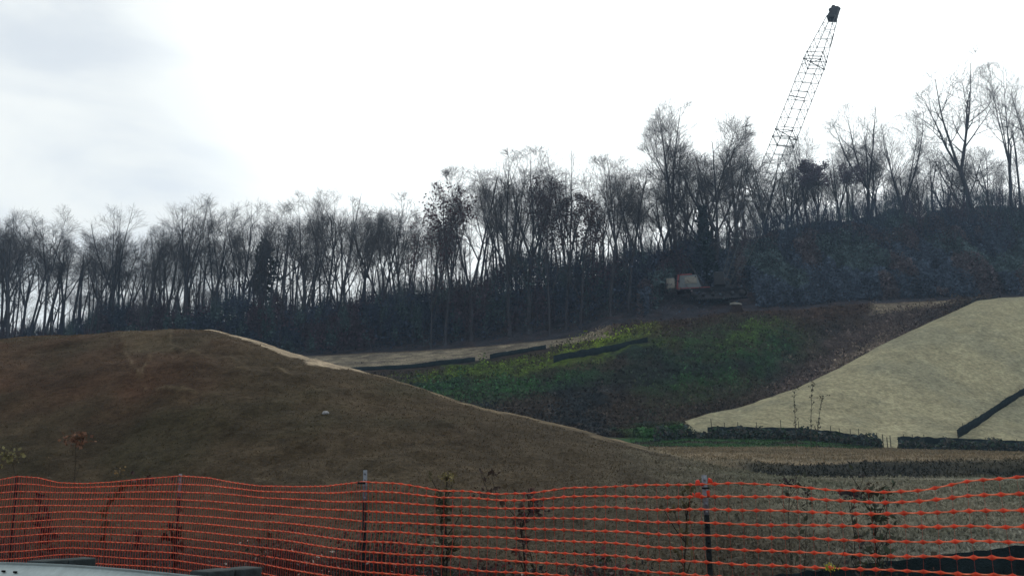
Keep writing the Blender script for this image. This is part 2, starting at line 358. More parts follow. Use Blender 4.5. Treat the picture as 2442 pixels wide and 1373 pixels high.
# ------------------------------------------------------------------ trees
UP = Vector((0, 0, 1))
def tree_mesh(seed, H, bole=.42, spread=.42, leaders=3, dens=1.0, rad=None, lean=0., maxlev=4, cw=3.2):
    r = random.Random(seed); big = []; fine = []
    ox, oy = r.gauss(0, .25), r.gauss(0, .25); cz = H*r.uniform(.60, .66); az_ = H-cz; ph1, ph2 = r.random()*6, r.random()*6
    cw *= 1.2
    def outside(q):
        a_ = math.atan2(q.y, q.x); wob = 1+.16*math.sin(2*a_+ph1)+.12*math.sin(3*a_+ph2+q.z*.5)
        zz = (q.z-cz)/(az_ if q.z > cz else cz*.85)
        return ((q.x-ox)**2+(q.y-oy)**2)/(cw*wob)**2+zz*zz > 1
    rad = rad or H*.011
    def branch(p, d, L, ra, lev, last=.25):
        n = {0: 9, 1: 6, 2: 4, 3: 3, 4: 2}[lev]
        sl = L/n; tips = []
        for i in range(n):
            j = (.03, .09, .12, .14, .14)[lev]
            d = (d+Vector((r.gauss(0, j), r.gauss(0, j), r.gauss(0, j)*.5))+UP*(.09, .10, .08, .07, .06)[lev]).normalized()
            q = p+d*sl
            r0 = ra*(1-(1-last)*i/n); r1 = ra*(1-(1-last)*(i+1)/n)
            (big if r0 > .05 else fine).append((*p, *q, max(r0, (.0095, .0095, .0095, .0078, .0065)[lev]), max(r1, (.008, .008, .0075, .0060, .0052)[lev])))
            p = q; tips.append((q.copy(), d.copy(), r1, (i+1)/n))
            if q.z > H*bole+.5 and outside(q): break
        return tips
    def side(tips, L, lev):
        if lev > maxlev: return
        nn = {1: 10, 2: 7.5, 3: 5, 4: 3.6}[lev]*dens
        for (q, d, ra, f) in tips:
            if lev <= 2 and f < .2: continue
            k = nn/len(tips); k = int(k)+(r.random() < k-int(k))
            for _ in range(k):
                ax = Vector((r.gauss(0, 1), r.gauss(0, 1), r.gauss(0, .35))); ax = (ax-d*ax.dot(d)).normalized()
                an = math.radians(r.uniform(24, 48) if lev < 3 else r.uniform(20, 50)); dd = (d*math.cos(an)+ax*math.sin(an)).normalized()
                l2 = L*r.uniform(.42, .72)*(1.15-.45*f)
                l2 = max(l2, r.uniform(.9, 1.7))
                t2 = branch(q+d*r.uniform(-.2, 0), dd, l2, min(ra*.75, .010+l2*.0135), lev)
                side(t2, l2, lev+1)
    d0 = Vector((lean+r.gauss(0, .02), r.gauss(0, .02), 1)).normalized()
    tt = branch(Vector((0, 0, -.8)), d0, H*bole+.8, rad, 0, .72)
    p, d, ra, _ = tt[-1]
    big.append((0, 0, -.8, 0, 0, .5, rad*1.9, rad*1.02))
    for k in range(leaders):
        az = 2*PI*(k+r.random()*.6)/leaders; sx = spread*r.uniform(.3, 1.3)
        dd = Vector((math.cos(az)*sx, math.sin(az)*sx, 1)).normalized()
        L = H*(1-bole)*r.uniform(.78, 1.12)
        t = branch(p, dd, L, ra*r.uniform(.55, .8), 0, .16)
        side(t, L*.50, 1)
    for (q, d2, rr, f) in tt:                        # a few low limbs on the bole
        if f > .45 and r.random() < .45*dens:
            az = r.random()*2*PI; dd = Vector((math.cos(az), math.sin(az), 1.1)).normalized()
            L = H*r.uniform(.12, .24); t = branch(q, dd, L, .02+.012*L, 1); side(t, L, 2)
    Vb, Fb = prisms(big, 6); Vf, Ff = prisms(fine, 3)
    tips = np.array([s[3:6] for s in fine])
    NSEG.append(len(fine))
    return (Vb, Fb), (Vf, Ff), tips
NSEG = []
protos = {}
def proto(kind, seed):
    key = (kind, seed)
    if key not in protos:
        k = dict(
            slim=dict(H=20, bole=.45, spread=.30, leaders=3, dens=.85, rad=.19, cw=2.5),
            vase=dict(H=20, bole=.36, spread=.42, leaders=4, dens=.75, rad=.24, cw=3.7),
            wide=dict(H=20, bole=.24, spread=.50, leaders=4, dens=.95, rad=.27, cw=4.6),
            tall=dict(H=20, bole=.40, spread=.34, leaders=3, dens=.85, rad=.22, cw=3.1),
            fork=dict(H=20, bole=.26, spread=.40, leaders=2, dens=1.1, rad=.25, cw=3.6),
            thin=dict(H=20, bole=.55, spread=.16, leaders=2, dens=.7, rad=.13, cw=2.0),
            pole=dict(H=20, bole=.72, spread=.20, leaders=2, dens=.6, rad=.17, cw=1.7),
        )[kind]
        (Vb, Fb), (Vf, Ff), tips = tree_mesh(seed*7+3, **k)
        protos[key] = (mesh_data('trunk', Vb, Fb, M['bark'], smooth=True), mesh_data('crown', Vf, Ff, M['twig']), tips)
    return protos[key]
def place_tree(kind, seed, px, d, py_top, label, group='bare trees of the wood', width=1.0, rot=None, name='bare_tree', base_py=None, leafy=None):
    if px > 1745 and d < 140: d = 141+(d-110)*.5
    b = on_ground(px, d, 780); top = P(px, py_top, d)
    tr, cr, tips = proto(kind, seed)
    s = (top[2]-b[2])/float(np.percentile(tips[:, 2], 99.6))
    e = empty(name, b, label, 'tree', group); e.scale = (s*width*1.18, s*width*1.18, s)
    e.rotation_euler = (0, 0, rnd.uniform(0, 2*PI) if rot is None else rot)
    t = obj('trunk', tr, e); obj('crown', cr, e)
    return e, s, tips
def leaf_cluster(e, tips, colr, n, size, zmin, zmax, xr=None, name='leaves'):
    """dead leaves still held on twigs; tips in the tree's own space"""
    t = tips[(tips[:, 2] > zmin) & (tips[:, 2] < zmax)]
    if xr is not None:
        t = t[np.hypot(t[:, 0]-xr[0], t[:, 1]-xr[1]) < xr[2]]
    if len(t) < 3: t = tips
    pts = t[rs.randint(0, len(t), n)]+rs.randn(n, 3)*.22
    V, Fc = leaf_quads(pts, rs.uniform(.6, 1.3, n)*size)
    c = np.repeat(np.clip(np.array(colr)*rs.uniform(.55, 1.5, (n, 1)), 0, 1), 4, 0)
    return obj(name, mesh_data(name, V, Fc, M['leaf'], c), e)

G1 = 'bare trees of the wood'
main = [ # kind, seed, px, d, top, width, label
 ('slim', 1, 22, 121, 500, 1.0, 'leftmost tall bare tree rising above the brown mound at the picture edge'),
 ('slim', 2, 100, 122, 492, 1.0, 'bare tree whose rounded crown tops the far left end of the wood'),
 ('tall', 1, 205, 120, 545, 1.1, 'bare tree with a low forked crown between taller ones above the mound'),
 ('vase', 4, 262, 122, 488, .9, 'slender bare tree with two thin spires over the left wood'),
 ('fork', 1, 345, 120, 540, .7, 'bare tree in the dip of the treeline left of the highest left crown'),
 ('tall', 2, 437, 121, 463, 1.1, 'highest bare tree above the crest of the brown mound'),
 ('slim', 3, 505, 123, 496, 1.0, 'narrow bare tree just right of the highest tree over the mound crest'),
 ('vase', 2, 575, 122, 478, .9, 'bushy bare tree directly behind the dark evergreen'),
 ('thin', 1, 668, 118, 490, 1.5, 'straight bare tree with open sky on both sides right of the evergreen'),
 ('wide', 1, 715, 117, 472, .75, 'bare tree forming the left half of the broad domed crown'),
 ('wide', 2, 800, 117, 466, .85, 'bare tree with a broad domed crown in the middle of the left wood'),
 ('fork', 2, 905, 116, 455, 1.15, 'widely forked bare tree spreading like a fan over open sky'),
 ('slim', 4, 985, 116, 505, 1.0, 'small bare tree in front of the gap left of the dark red oak'),
 ('fork', 3, 1125, 114, 398, .9, 'bare tree with a steep side limb just right of the dark red oak'),
 ('vase', 3, 1215, 114, 372, .9, 'bare tree at the left side of the large pale central crown group'),
 ('tall', 3, 1262, 115, 357, 1.2, 'tallest bare tree of the central crown group'),
 ('vase', 5, 1350, 114, 365, .7, 'bare tree closing the central crown group on its right side'),
 ('slim', 5, 1455, 113, 372, 1.1, 'upright bare tree standing alone between two gaps in the treeline'),
 ('tall', 4, 1500, 114, 366, .9, 'bare tree leaning close to the lone upright tree left of the tall pair'),
 ('tall', 5, 1618, 124, 240, .95, 'left tree of the tall bare pair beside the crane boom'),
 ('fork', 4, 1683, 123, 262, .95, 'right ivy-trunked tree of the tall bare pair beside the crane boom'),
 ('vase', 1, 1762, 125, 352, .7, 'bare tree whose crown touches the left edge of the crane boom'),
 ('slim', 2, 1930, 118, 305, 1.1, 'bare tree just right of the crane boom behind the purple leaf clumps'),
 ('vase', 2, 2075, 117, 252, 1.1, 'domed bare tree halfway between the crane boom and the largest right tree'),
 ('wide', 3, 2155, 119, 280, .9, 'bare tree forming the right shoulder of the domed tree beyond the crane'),
 ('vase', 1, 2335, 112, 135, 1.25, 'largest bare tree, wide and airy above the right brush hill'),
 ('tall', 2, 2420, 113, 150, .8, 'curving bare tree at the right side of the largest tree'),
 ('vase', 3, 2500, 114, 175, .7, 'bare tree half cut off by the right picture edge'),
]
made = {}
for k, sd, px, d, top, w, lb in main:
    made[px] = place_tree(k, sd, px, d, top, lb, G1, w)
# filler trees of the wood, hardly told apart
kinds = ['slim', 'thin', 'tall', 'pole', 'fork', 'thin', 'vase']
def topline(px):
    return np.interp(px, [-200, 0, 60, 110, 160, 240, 340, 400, 440, 520, 640, 690, 780, 850, 900, 960, 1010, 1060, 1100, 1180, 1250, 1330, 1390, 1440, 1500, 1545, 1600, 1700, 1760, 1830, 1930, 2080, 2200, 2260, 2340, 2442, 2700],
                     [500, 505, 515, 505, 550, 510, 560, 510, 480, 495, 495, 500, 480, 500, 470, 480, 520, 500, 450, 400, 375, 390, 470, 400, 390, 490, 330, 350, 420, 450, 350, 300, 400, 470, 300, 250, 230])
fill = []
zones = [(-460, 700, 74, 34, 0), (700, 1100, 24, 24, 1), (1100, 1560, 26, 34, 2), (1560, 1880, 13, 30, 3), (1880, 2560, 22, 40, 4)]
zl = {0: 'slender bare tree in the dense dark wood behind the brown mound',
      1: 'bare tree in the thinner wood between the evergreen and the dark red oak',
      2: 'bare tree in the middle of the wood above the pale bench strip',
      3: 'bare tree among the tangle of branches around the crane boom foot',
      4: 'thin bare tree rising out of the dark brush hill'}
zg = {0: 'slender trees of the dense left wood', 1: 'trees of the thinner wood', 2: 'trees above the pale bench', 3: 'trees around the crane', 4: 'trees out of the brush hill'}
for (a, b, n, extra, zi) in zones:
    for i in range(n):
        px = a+(b-a)*(i+.5+rnd.uniform(-.45, .45))/n
        top = topline(px)+abs(rnd.gauss(0, extra))+12
        if 20 < px < 640 and rnd.random() < .25: top += 60
        if 78 < px < 98: continue
        if zi == 3: d0_ = 124
        d = rnd.uniform(124, 138) if zi != 4 else rnd.uniform(120, 134)
        place_tree(rnd.choice(kinds), rnd.randint(1, 5), px, d, top, zl[zi], zg[zi], rnd.uniform(.8, 1.1))
# understorey saplings: many thin dark stems low in the wood
for (a, b, n, t0, t1) in [(-430, 700, 98, 540, 690), (700, 1560, 66, 520, 680), (1560, 2500, 52, 330, 470)]:
    for i in range(n):
        px = a+(b-a)*(i+rnd.random())/n
        if 74 < px < 100: continue
        top = rnd.uniform(t0, t1)
        if a == 700: top = np.interp(px, [700, 1100, 1560], [650, 580, 500])+rnd.uniform(-70, 50)
        z = [0, 2, 4][(a > 600)+(a > 1500)]
        lb = {0: 'low sapling stem filling the bottom of the dense left wood', 2: 'low bare sapling in front of the central wood', 4: 'low bare sapling standing on top of the brush hill'}[z]
        place_tree(rnd.choice(['pole', 'slim', 'pole', 'thin'] if z < 4 else ['thin', 'slim', 'vase']), rnd.randint(1, 5), px, rnd.uniform(124, 134), top, lb, 'low saplings of the wood ' + {0: 'on the left', 2: 'in the middle', 4: 'on the brush hill'}[z], rnd.uniform(1.0, 1.6), name='sapling')
# dark red oak, keeps its leaves
e, s, tips = place_tree('vase', 5, 1062, 113, 440, 'oak still holding dark red leaves, in the middle of the wood', G1, .75, rot=.4, name='oak_tree')
leaf_cluster(e, tips, (.060, .028, .030), 1700, .28, 9.5, 19)
e2, s, tips = place_tree('wide', 2, 1028, 112, 492, 'small dark red oak hugging the left side of the larger red oak', G1, .45, rot=2.2, name='oak_tree')
leaf_cluster(e2, tips, (.070, .024, .030), 1700, .28, 8.0, 19)
e, s, tips = place_tree('tall', 1, 1385, 113, 450, 'tree with sparse brown leaves right of the central crown group', G1, .9, name='oak_tree')
leaf_cluster(e, tips, (.055, .034, .034), 1600, .30, 8, 20)
e, s, tips = place_tree('vase', 5, 1310, 112, 425, 'tree with purplish brown leaves low in the central crown group', G1, .6, name='oak_tree')
leaf_cluster(e, tips, (.050, .034, .038), 1700, .30, 8, 20)
# purple flat-topped clumps right of the boom
e, s, tips = place_tree('vase', 4, 1950, 113, 385, 'flat-topped tree with purple-grey leaf clumps nearest the crane boom', G1, 1.0, name='oak_tree')
leaf_cluster(e, tips, (.085, .070, .092), 5500, .32, 14.2, 21)
e, s, tips = place_tree('wide', 5, 2035, 113, 388, 'flat-topped tree with a smaller purple-grey clump, second from the boom', G1, .6, name='oak_tree')
leaf_cluster(e, tips, (.085, .070, .092), 4200, .32, 14.6, 21)
# ivy on the trunk of the big forked tree
e, s, tips = made[1683]
n = 1700; zz = 1+7.5*rs.rand(n)**1.3; rr = (.12+.75*np.abs(rs.randn(n))*(1-zz/10))*(.7+.5*np.sin(zz*1.9+1)**2); an = rs.uniform(0, 2*PI, n)
V, Fc = leaf_quads(np.stack([rr*np.cos(an), rr*np.sin(an), zz], 1), rs.uniform(.2, .45, n))
obj('ivy', mesh_data('ivy', V, Fc, M['leaf'], np.repeat(np.array([.014, .026, .030])*rs.uniform(.5, 1.6, (n, 1)), 4, 0)), e)
# evergreen
def evergreen(px, d, top, label, wid=2.9):
    b = on_ground(px, d, 810); tp = P(px, top, d); H = tp[2]-b[2]
    e = empty('evergreen_tree', b, label, 'tree')
    segs = [(0, 0, -.6, .1, 0, H*.5, .24, .15), (.1, 0, H*.5, 0, 0, H, .15, .03)]; L = []
    for i in range(70):
        z = H*(.34+.65*(i/70)**.9); an = rnd.uniform(0, 2*PI)
        l = wid*(1.05-(z/H))**.75*rnd.uniform(.3, 1.45); p0 = np.array([0, 0, z])
        dr = np.array([math.cos(an), math.sin(an), rnd.uniform(-.05, .28)])
        p1 = p0+dr*l; segs.append((*p0, *p1, .05, .015))
        for k in range(int(30*l/2)):
            f = rnd.uniform(.25, 1.05); q = p0+dr*l*f+np.array([rnd.gauss(0, .3), rnd.gauss(0, .3), rnd.gauss(.05, .2)])
            L.append(q)
    V, Fc = prisms(segs, 6); obj('trunk', mesh_data('trunk', V, Fc, M['bark'], smooth=True), e)
    L = np.array(L); V, Fc = leaf_quads(L, rs.uniform(.25, .5, len(L)), aspect=1.4)
    obj('needles', mesh_data('needles', V, Fc, M['leaf'], np.repeat(np.array([.016, .028, .022])*rs.uniform(.5, 1.6, (len(L), 1)), 4, 0)), e)
evergreen(622, 130, 572, 'dark evergreen tree with flat layered boughs in the left wood', 3.6)

# ------------------------------------------------------------------ brush masses (leafless tangle, vines)
def scatter(n, pxa, pxb, fd, fh, size, colfn, hpow=1.0):
    """points above the ground: fd() depth, fh(px) top of mass in py"""
    px = rs.uniform(pxa, pxb, n); out = []; cs = []
    for x in px:
        d = fd(x)
        lim = np.interp(x, [1520, 1590, 1775, 1850], [106, 121.5, 121.5, 108])+3*mnoise.noise((x*.05, 3, 3))
        if d < lim and rs.rand() < .96: d = lim+rs.rand()*6
        g = on_ground(x, d, 750)
        tp = P(x, fh(x)+rs.randn()*7, d)[2]
        hh = max(tp-g[2], .4)*(rs.rand()**hpow)
        out.append((g[0]+rs.randn()*.15, d, g[2]+hh)); cs.append(colfn(x, hh))
    V, Fc = leaf_quads(np.array(out), size[0]+rs.rand(n)**2*(size[1]-size[0]))
    c = np.repeat(np.array(cs)*rs.uniform(.45, 1.7, (n, 1)), 4, 0)
    return V, Fc, c
def topA(x):
    base = np.interp(x, [-200, 60, 110, 190, 230, 330, 450, 560, 640, 700, 760, 850, 950, 1020, 1080, 1130, 1180, 1220, 1290, 1340, 1400, 1450, 1510, 1560, 1640, 1700],
                     [790, 796, 800, 775, 735, 725, 735, 705, 720, 740, 720, 705, 685, 690, 680, 680, 635, 605, 600, 630, 600, 620, 580, 600, 570, 560])
    return base+16*mnoise.fractal((x*.02, 1.3, 0), 1, 2, 3)
def brushcol(x, h):
    n = mnoise.noise((x*.013, h*.25, 4.4)); n2 = mnoise.noise((x*.05, h*.6, 9.4))
    c = np.array([.030, .040, .064])
    if n > .15: c = np.array([.052, .038, .050])
    if n2 > .25: c = np.array([.036, .056, .058])
    return c*(1+.5*n2)
def sticks(n, pxa, pxb, fd, fh, ln, wd, colfn, hpow=1.0, tilt=.22):
    """thin upright shoots and stems: slim three-sided prisms"""
    px = rs.uniform(pxa, pxb, n); sg = []; cs = []
    for x in px:
        d = fd(x)
        lim = np.interp(x, [1520, 1590, 1775, 1850], [106, 121.5, 121.5, 108])+3*mnoise.noise((x*.05, 3, 3))
        if d < lim and rs.rand() < .96: d = lim+rs.rand()*6
        g = on_ground(x, d, 750); tp = P(x, fh(x)+rs.randn()*9, d)[2]
        H = max(tp-g[2], .5); l = min(rs.uniform(*ln), H); z0 = max(0, (H-l))*(rs.rand()**hpow); w_ = rs.uniform(*wd)
        dx, dy = rs.randn(2)*tilt*l
        mx_, my_ = dx*.4+rs.randn()*.05*l, dy*.4
        p0 = (g[0], d, g[2]+z0-.1); pm = (g[0]+mx_, d+my_, g[2]+z0+l*.5); p1 = (g[0]+dx, d+dy, g[2]+z0+l)
        sg += [(*p0, *pm, w_, w_*.75), (*pm, *p1, w_*.75, w_*.4)]; c = colfn(x, z0); cs += [c, c]
    V, Fc = prisms(sg, 3)
    return V, Fc, np.repeat(np.array(cs)*rs.uniform(.6, 1.4, (len(sg), 1)), 6, 0)
dA = lambda x: rs.uniform(np.interp(x, [0, 640, 740], [122, 117, 112.5]), np.interp(x, [600, 1000, 1200], [130, 135, 146]))
Va, Fa, ca = scatter(135000, -460, 1700, dA, lambda x: topA(x)+12, (.13, .46), brushcol, .9)
Vb, Fb, cb = sticks(28000, -460, 1700, dA, lambda x: topA(x)-25, (.8, 2.6), (.012, .035), brushcol, .8)
o = obj('brush_understory', mesh_data('brush_understory', np.concatenate([Va, Vb]), np.concatenate([Fa, Fb+len(Va)]), M['brush'], np.concatenate([ca, cb]))); tag(o, 'dark leafless undergrowth along the foot of the bare wood', 'undergrowth', kind='stuff')
def topB(x):
    base = np.interp(x, [1500, 1560, 1640, 1700, 1760, 1830, 1900, 1980, 2060, 2140, 2200, 2270, 2330, 2390, 2442, 2700],
                     [700, 640, 610, 600, 580, 560, 535, 528, 520, 500, 512, 500, 498, 488, 492, 480])
    return base+12*mnoise.fractal((x*.018, 5.3, 0), 1, 2, 3)
def hillbrush():
    n = 190000; px = rs.uniform(1520, 2680, n); out = np.empty((n, 3)); cs = np.empty((n, 3))
    for i, x in enumerate(px):
        a = rs.rand(); d0 = np.interp(x, [1500, 1760, 2330, 2700], [110, 113, 118.5, 124]); d = d0+(a**1.2)*(150-d0)
        lim = np.interp(x, [1520, 1590, 1775, 1850], [106, 121.5, 121.5, 108])+3*mnoise.noise((x*.05, 3, 3))
        if d < lim and rs.rand() < .96: d = lim+rs.rand()*6
        g = on_ground(x, d, 650)
        # clumpy canopy surface
        n1 = mnoise.noise((g[0]*.22, d*.16, 2.)); n2 = mnoise.noise((g[0]*.7, d*.6, 5.))
        cap = P(x, topB(x), d)[2]-g[2]
        h = min(2.6+2.0*n1+.9*n2+a*3.6, cap)
        if a < .05: h *= a/.05*.7+.3
        h = max(h, .3); hh = h*(1-abs(rs.randn())*.22) if rs.rand() < .55-.5*(a > .55) else h*rs.rand()
        out[i] = (g[0], d, g[2]+max(hh, .05))
        c = np.array([.050, .068, .096])
        if n1 > .12: c = np.array([.074, .064, .070])
        m3 = mnoise.noise((g[0]*.12, d*.1, 12.))
        if m3 > .15: c = np.array([.056, .082, .086])
        cs[i] = c*(1+.9*n2)
    V, Fc = leaf_quads(out, (.13+rs.rand(n)**2*.32)*np.interp(out[:, 1], [120, 140, 150], [1, 1.15, 1.7]))
    return V, Fc, np.repeat(np.clip(cs, .005, 1)*rs.uniform(.6, 1.45, (n, 1)), 4, 0)
V2, F2, c2 = hillbrush()
Vb, Fb, cb = sticks(16000, 1620, 2680, lambda x: rs.uniform(124, 150), lambda x: topB(x)-42, (.8, 2.6), (.010, .025), brushcol, .35)
V2, F2, c2 = np.concatenate([V2, Vb]), np.concatenate([F2, Fb+len(V2)]), np.concatenate([c2, cb])
o = obj('brush_hillside', mesh_data('brush_hillside', V2, F2, M['brush'], c2)); tag(o, 'dense dark vine-covered brush on the hill at the right', 'brush', kind='stuff')
# ground cover on the valley slope
FL = [([800, 850, 980, 1040, 1133], [884, 883, 879, 872, 864], 18), ([1168, 1230, 1302], [856, 846, 832], 18), ([1320, 1400, 1470, 1545], [869, 854, 842, 822], 24)]
def slope_cover():
    sel = np.argwhere((SP > 6.05) & (SP < 9.9) & (PXv > 780) & (PXv < 2380) & ((SP > 7.02) | (PXv < 1630)))
    ok = []
    pick = sel[rs.randint(0, len(sel), 72000)]
    G = VV.reshape(R_, Cn, 3); out = []; cs = []
    for r_, c_ in pick:
        s = SP[r_, c_]; x = PXv[r_, c_]
        if s > 9 and (x < 1380 or x > 2090): continue
        if c_+1 >= Cn or r_+1 >= R_: continue
        p = G[r_, c_]+(G[r_, c_+1]-G[r_, c_])*rs.rand()+(G[r_+1, c_]-G[r_, c_])*rs.rand()
        h = .5+.9*max(0, N1[r_, c_]+.2)
        if s > 9: h *= .5
        if s < 7: h *= .3
        if 7 <= s < 7.6 and x > 1640: h *= .3
        q = p+np.array([0, 0, h*rs.rand()]); qx, qy = proj(*q); bad = False
        for (fx, fy, hh_) in FL:
            if fx[0]-8 < qx < fx[-1]+8:
                yb = np.interp(qx, fx, fy)
                if yb-hh_ < qy < yb+5: bad = True
        if bad: continue
        out.append(q); cs.append(col[r_, c_]*(.45+1.25*float(sm(N3[r_, c_]+.6*N1[r_, c_], -.7, .7))))
    for _ in range(7000):                                # weeds against the silt fences at the toe
        x = rs.uniform(1560, 2560); g = on_ground(x, rs.uniform(57.6, 59.5), 1060)
        if 2104 < x < 2142: continue
        out.append(g+np.array([0, 0, .62*rs.rand()**1.7*(.5+float(sm(np.array(mnoise.noise((x*.02, 1, 7))), -.5, .5)))])); cs.append([(.030, .044, .046), (.022, .040, .026), (.05, .05, .045)][rs.randint(3)])
    out = np.array(out); n = len(out)
    V, Fc = leaf_quads(out, .10+rs.rand(n)**2*.24)
    return V, Fc, np.repeat(np.array(cs)*rs.uniform(.6, 1.7, (n, 1)), 4, 0)
V3, F3, c3 = slope_cover()
o = obj('ground_cover', mesh_data('ground_cover', V3, F3, M['brush'], c3)); tag(o, 'green and brown weeds covering the valley slope', 'ground cover', kind='stuff')

# ------------------------------------------------------------------ grass
def blades(n, selmask, h0, h1, colfn, w=.012, lean=.5, weight=None, v0=.5, v1=1.7):
    sel = np.argwhere(selmask)
    G = VV.reshape(R_, Cn, 3)
    if weight is not None:
        p = weight[selmask]; p = p/p.sum(); k = rs.choice(len(sel), n, p=p)
    else: k = rs.randint(0, len(sel), n)
    s = sel[k]; s = s[(s[:, 0] < R_-1) & (s[:, 1] < Cn-1)]; n = len(s)
    a = G[s[:, 0], s[:, 1]]; p = a+(G[s[:, 0], s[:, 1]+1]-a)*rs.rand(n, 1)+(G[s[:, 0]+1, s[:, 1]]-a)*rs.rand(n, 1)
    h = rs.uniform(h0, h1, (n, 1)); an = rs.uniform(0, 2*PI, n); ww = w*(.6+.8*rs.rand(n, 1))*(1+p[:, 1:2]/14)
    side = np.stack([np.cos(an), np.sin(an), 0*an], 1)*ww
    ln = np.concatenate([rs.randn(n, 2)*lean, np.ones((n, 1))], 1); ln /= np.linalg.norm(ln, axis=1, keepdims=True)
    mid = p+ln*h*.55; tip = p+ln*h+np.concatenate([rs.randn(n, 2)*.25*h, -.1*h], 1)
    V = np.stack([p-side-[0, 0, .03], p+side-[0, 0, .03], mid+side*.7, tip], 1).reshape(-1, 3)
    Fc = np.stack([np.arange(n)*4, np.arange(n)*4+1, np.arange(n)*4+2, np.arange(n)*4+3], 1)
    c = colfn(s, p)*rs.uniform(v0, v1, (n, 1))
    return V, Fc, np.repeat(c, 4, 0)
areaW = (GY*np.gradient(GY, axis=0))*np.clip(1.0/np.maximum(GY, 3), 0, 1)
selm = (SP > .9) & (SP < 2.02) & (PXv > -120) & (PXv < 1900)
selm &= ~((rim > .1) | (sunlit_rim_r > .1) | (LEDGE < 7))
V, Fc, c = blades(70000, selm, .012, .055, lambda s, p: col[s[:, 0], s[:, 1]]*1.35, .006, .9, areaW, .75, 1.35)
o = obj('dry_grass', mesh_data('dry_grass', V, Fc, M['blade'], c)); tag(o, 'short dry brown grass growing over the mound', 'grass', kind='stuff')
selm = (SP > .45) & (SP < 2.5) & (PXv > 1500) & (PXv < 2600) & (GY > 6.5)
V, Fc, c = blades(42000, selm, .03, .11, lambda s, p: col[s[:, 0], s[:, 1]]*1.1+.005, .006, .9, areaW*(.002+sm(PXv+N1*60, 1450, 2200)), .6, 1.5)
o = obj('field_grass', mesh_data('field_grass', V, Fc, M['blade'], c)); tag(o, 'pale sparse grass on the bare ground behind the orange fence', 'grass', kind='stuff')
selm = (SP > 2.9) & (SP < 6.0) & (PXv > 1500) & (PXv < 2600)
V, Fc, c = blades(42000, selm, .03, .14, lambda s, p: col[s[:, 0], s[:, 1]]*1.1, .006, .8, areaW, .7, 1.4)
o = obj('berm_grass', mesh_data('berm_grass', V, Fc, M['blade'], c)); tag(o, 'dark and tan grass on the low berm below the straw slope', 'grass', kind='stuff')
# rough weeds in the strip right behind the fence
def fence_d(px): return np.interp(px, [-700, 0, 40, 430, 870, 1680, 2442, 3285], [17.5, 12.3, 12.15, 10.8, 8.3, 6.3, 5.0, 4.2])
def rough(n, pa, pb, hmax, cl, dd=(.25, 3.2), leaf=True):
    segs = []; L = []; LC = []
    for _ in range(n):
        px = rnd.uniform(pa, pb); d = fence_d(px)+rnd.uniform(*dd); g = on_ground(px, d, 1350)
        patch = .35+.75*max(0, mnoise.noise((px*.006, d*.3, 1.))+.5)
        h = rnd.uniform(.2, 1)*hmax*patch; p = Vector(g)-Vector((0, 0, .03)); dr = Vector((rnd.gauss(0, .25), rnd.gauss(0, .25), 1)).normalized()
        k = 4; r0 = rnd.uniform(.0018, .004)
        for i in range(k):
            dr = (dr+Vector((rnd.gauss(0, .22), rnd.gauss(0, .22), 0))).normalized(); q = p+dr*h/k
            segs.append((*p, *q, r0*(1-i/k*.6), r0*(1-(i+1)/k*.6)))
            for _j in range(2):
                if rnd.random() < .6:
                    q2 = q+Vector((rnd.gauss(0, .05), rnd.gauss(0, .05), rnd.uniform(0, .06)))
                    segs.append((*q, *q2, r0*.5, r0*.3))
                    if leaf: L.append(q2); LC.append(rnd.choice(cl))
            p = q
    return segs, np.array([list(v) for v in L]), np.array(LC)
sg, L, LC = rough(900, -60, 2600, .62, [(.05, .03, .025), (.035, .03, .02), (.03, .035, .03), (.06, .02, .02), (.08, .06, .04)])
V, Fc = prisms(sg, 3); Vl, Fl = leaf_quads(L, rs.uniform(.012, .045, len(L)))
Fl = Fl+len(V); V = np.concatenate([V, Vl]); Fc = np.concatenate([Fc, Fl])
cols = np.concatenate([np.tile([.035, .026, .020], (len(sg)*6, 1)), np.repeat(LC*rs.uniform(.5, 1.6, (len(L), 1)), 4, 0)])
o = obj('dead_weeds', mesh_data('dead_weeds', V, Fc, M['leaf'], cols)); tag(o, 'tangle of dead stalks along the foot of the orange fence', 'weeds', kind='stuff')
sg, L, LC = rough(2600, 640, 1500, 1.0, [(.05, .022, .024), (.03, .024, .024), (.02, .022, .026), (.07, .02, .02), (.02, .03, .02)], (.15, 1.8))
V, Fc = prisms(sg, 3); Vl, Fl = leaf_quads(L, rs.uniform(.015, .06, len(L)))
Fl = Fl+len(V); V = np.concatenate([V, Vl]); Fc = np.concatenate([Fc, Fl])
cols = np.concatenate([np.tile([.030, .018, .018], (len(sg)*6, 1)), np.repeat(LC*rs.uniform(.5, 1.6, (len(L), 1)), 4, 0)])
o = obj('brambles', mesh_data('brambles', V, Fc, M['leaf'], cols)); tag(o, 'dark reddish brambles low behind the middle of the orange fence', 'brambles', kind='stuff')

# ------------------------------------------------------------------ orange fence
topc = [(-420, 1150), (-300, 1160), (-150, 1152), (0, 1143), (40, 1136), (90, 1139), (140, 1150), (200, 1152), (260, 1149), (340, 1141), (430, 1135), (500, 1139), (560, 1149), (620, 1158), (700, 1161), (780, 1158), (870, 1148), (950, 1152), (1000, 1160), (1050, 1170), (1120, 1171), (1190, 1178), (1260, 1175), (1350, 1163), (1450, 1158), (1580, 1157), (1680, 1153), (1750, 1151), (1850, 1155), (1920, 1161), (1990, 1168), (2100, 1174), (2200, 1166), (2300, 1150), (2442, 1134), (2600, 1124), (3285, 1110), (3600, 1120)]
root = empty('safety_fence', (0, 0, 0), 'sagging orange plastic mesh safety fence on dark metal posts along the roadside', 'fence')
xs = [t[0] for t in topc]; ys = [t[1] for t in topc]
